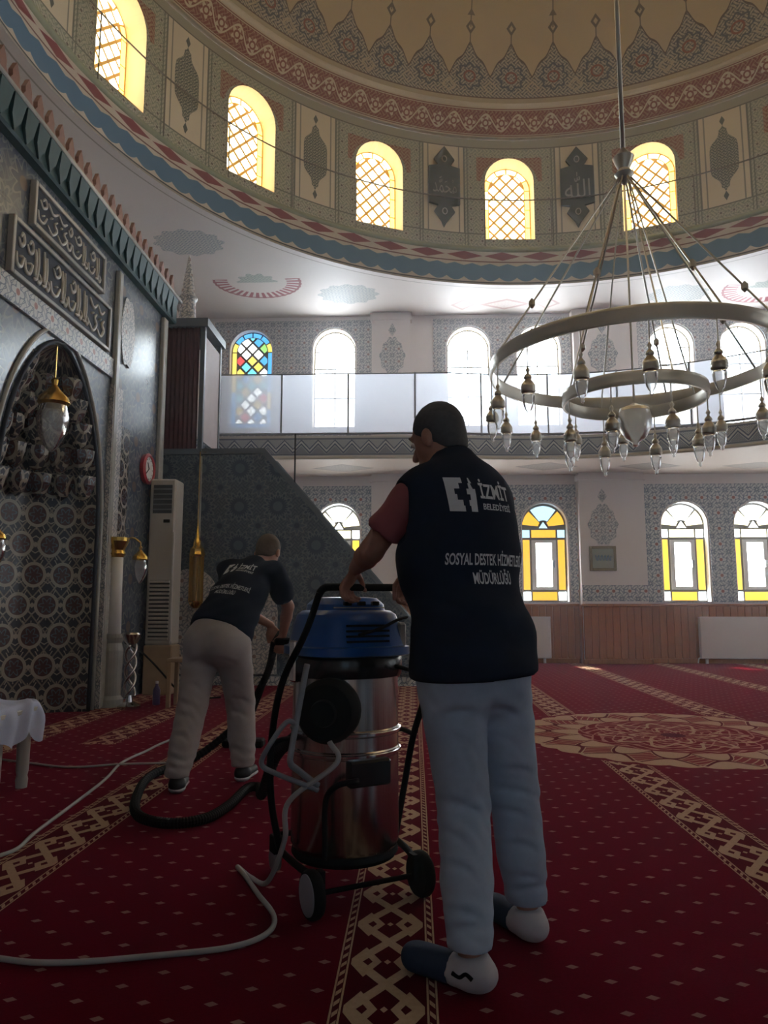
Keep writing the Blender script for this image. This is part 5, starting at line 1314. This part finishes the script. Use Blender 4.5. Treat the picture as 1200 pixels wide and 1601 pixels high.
def f_body2(p):
    d = head_sdf(p, hc, HR); d = smin(d, cap(p, hc-np.array([.01,.03,.05]), neck-TU*.02, .055, .062), .03); d = smin(d, ell(p, (hip+neck)/2, (.12,.08,.26), tors2), .05); d = smin(d, ell(p, hip-UP*.02, (.11,.08,.11), tors), .05)
    for s, e, w in ((shL, elL, wL), (shR, elR, wR)): d = smin(d, chain(p, [s, e, e+(w-e)*.35, w], [.046,.041,.040,.026]), .02)
    for H in (HLb, HRb): d = smin(d, hand_sdf(p, H), .010)
    for h_, k, a, ft in ((hipL,knL,anL,ftL), (hipR,knR,anR,ftR)):
        d = smin(d, chain(p, [h_, k, k+(a-k)*.35, a], [.075,.052,.050,.036]), .03); d = smin(d, cap(p, a-UP*.055-ft*.02, a-UP*.07+ft*.14, .034, .024), .02)
    return d
skin_mesh('body', f_body2, (-1.62,4.3,0), (-.70,5.5,1.66), .007, M['skin'], pb, 2)
head_extras(pb, hc, HR, M['sandy_hair'], None)
def f_chinos(p):
    d = ell(p, hip-UP*.01, (.195,.15,.17), tors); d = smin(d, ell(p, hip-UP*.05-FW*.06-RT*.08, (.11,.115,.125), tors), .05); d = smin(d, ell(p, hip-UP*.05-FW*.06+RT*.08, (.11,.115,.125), tors), .05)
    for h_, k, a in ((hipL,knL,anL), (hipR,knR,anR)): d = smin(d, chain(p, [h_-UP*.02, h_*.55+k*.45, k, k*.45+a*.55, a+UP*.02], [.118,.104,.092,.086,.074]), .022)
    d = d+np.exp(-((p[:,2]-.45)/.12)**2)*.0015*np.sin(p[:,2]*75+p[:,0]*60+p[:,1]*35+3*np.sin(p[:,0]*28))+np.exp(-((p[:,2]-.17)/.08)**2)*.004*np.sin(p[:,2]*100+p[:,1]*50+2*np.sin(p[:,0]*40))+folds(p, .25)+crease(p, [(-1.47,.52,-1.30,.47),(-1.46,.44,-1.32,.415),(-1.18,.52,-1.03,.48),(-1.18,.43,-1.05,.40),(-1.38,.735,-1.24,.775),(-1.22,.775,-1.08,.73),(-1.235,.92,-1.235,.73),(-1.48,.21,-1.33,.17),(-1.16,.21,-1.02,.175),(-1.46,.145,-1.33,.135),(-1.38,.62,-1.30,.58),(-1.16,.63,-1.07,.58),(-1.44,.33,-1.34,.30)], 1.4, .014)
    return np.maximum(np.maximum(d, -(p[:,2]-.09)), (p-hip)@TU-.10)
c_ = skin_mesh('trousers', f_chinos, (-1.62,4.25,.02), (-.85,5.0,1.10), .0095, M['chinos'], pb, 2); c_['label'] = 'loose beige trousers'
def f_shirt(p):
    m_ = hip*.5+neck*.5
    d = ell(p, hip+TU*.07, (.212,.172,.24), tors2); d = smin(d, ell(p, m_+TU*.02, (.195,.145,.26), tors2), .08); d = smin(d, cap(p, shL+RT2*.03, shR-RT2*.03, .085, .085, (TB, .9)), .07); d = smin(d, cap(p, neck-TU*.05, neck+TU*.015, .082, .070), .04)
    for s, e in ((shL, elL), (shR, elR)):
        x = e-s; c = cap(p, s, s+x*.85, .078, .078); d = smin(d, np.maximum(c, (p-(s+x*.78))@(x/np.linalg.norm(x))), .025)
    d = d+folds(p, .9)
    return np.maximum(d, -((p-hip)@TU-.015+((p-hip)@RT2)*.05))
s_ = skin_mesh('tee_shirt', f_shirt, (-1.62,4.3,.70), (-.72,5.4,1.62), .0095, M['vest'], pb, 3); s_['label'] = 'dark navy tee shirt with white print'
def f_shoe(a, ft, part):
    R_ = frame(ft)
    def g(p):
        d = ell(p, a-UP*.045-ft*.01, (.046,.060,.050), R_); d = smin(d, cap(p, a-UP*.055, a-UP*.062+ft*.165, .044, .038, (UP, .9)), .025); z = p[:,2]
        return np.maximum(np.maximum(d, -(z-.028)), z-.115) if part == 0 else np.maximum(np.maximum(d-.006, -(z-.004)), z-.030)
    return g
for a, ft in ((anL, ftL), (anR, ftR)):
    lo, hi = a-np.array([.16,.15,.1]), a+np.array([.16,.28,.06]); sh = skin_mesh('shoe', f_shoe(a, ft, 0), lo, hi, .008, M['shoe'], pb, 2)
    P_, F_ = surface_nets(f_shoe(a, ft, 1), lo, hi, .008); so = mesh_obj('sole', relax(P_, F_, 1)-np.array(pb.location), F_, M['sock'], sh, True)
brace(pb, s_, hip*.40+neck*.60+TU*.03, RT2, TU, TB, .92)
# ------------------------------------------------------------------ haze volume added to imitate the veiling glare of the windows
hz = MB().box(XL-.05, XR+.05, YB-.05, YF+.05, -.3, ZD+6.1).build('haze', None, None)
hm = bpy.data.materials.new('haze'); hm.use_nodes = True; hm.node_tree.nodes.clear()
ho = hm.node_tree.nodes.new('ShaderNodeOutputMaterial'); hv = hm.node_tree.nodes.new('ShaderNodeVolumeScatter')
hv.inputs['Density'].default_value = .007; hv.inputs['Anisotropy'].default_value = .6; hv.inputs['Color'].default_value = (.85,.92,1,1)
hm.node_tree.links.new(hv.outputs[0], ho.inputs['Volume']); hz.data.materials.clear(); hz.data.materials.append(hm)
tag(hz, 'thin pale haze added to imitate window glare across the prayer hall', 'haze', kind='stuff')
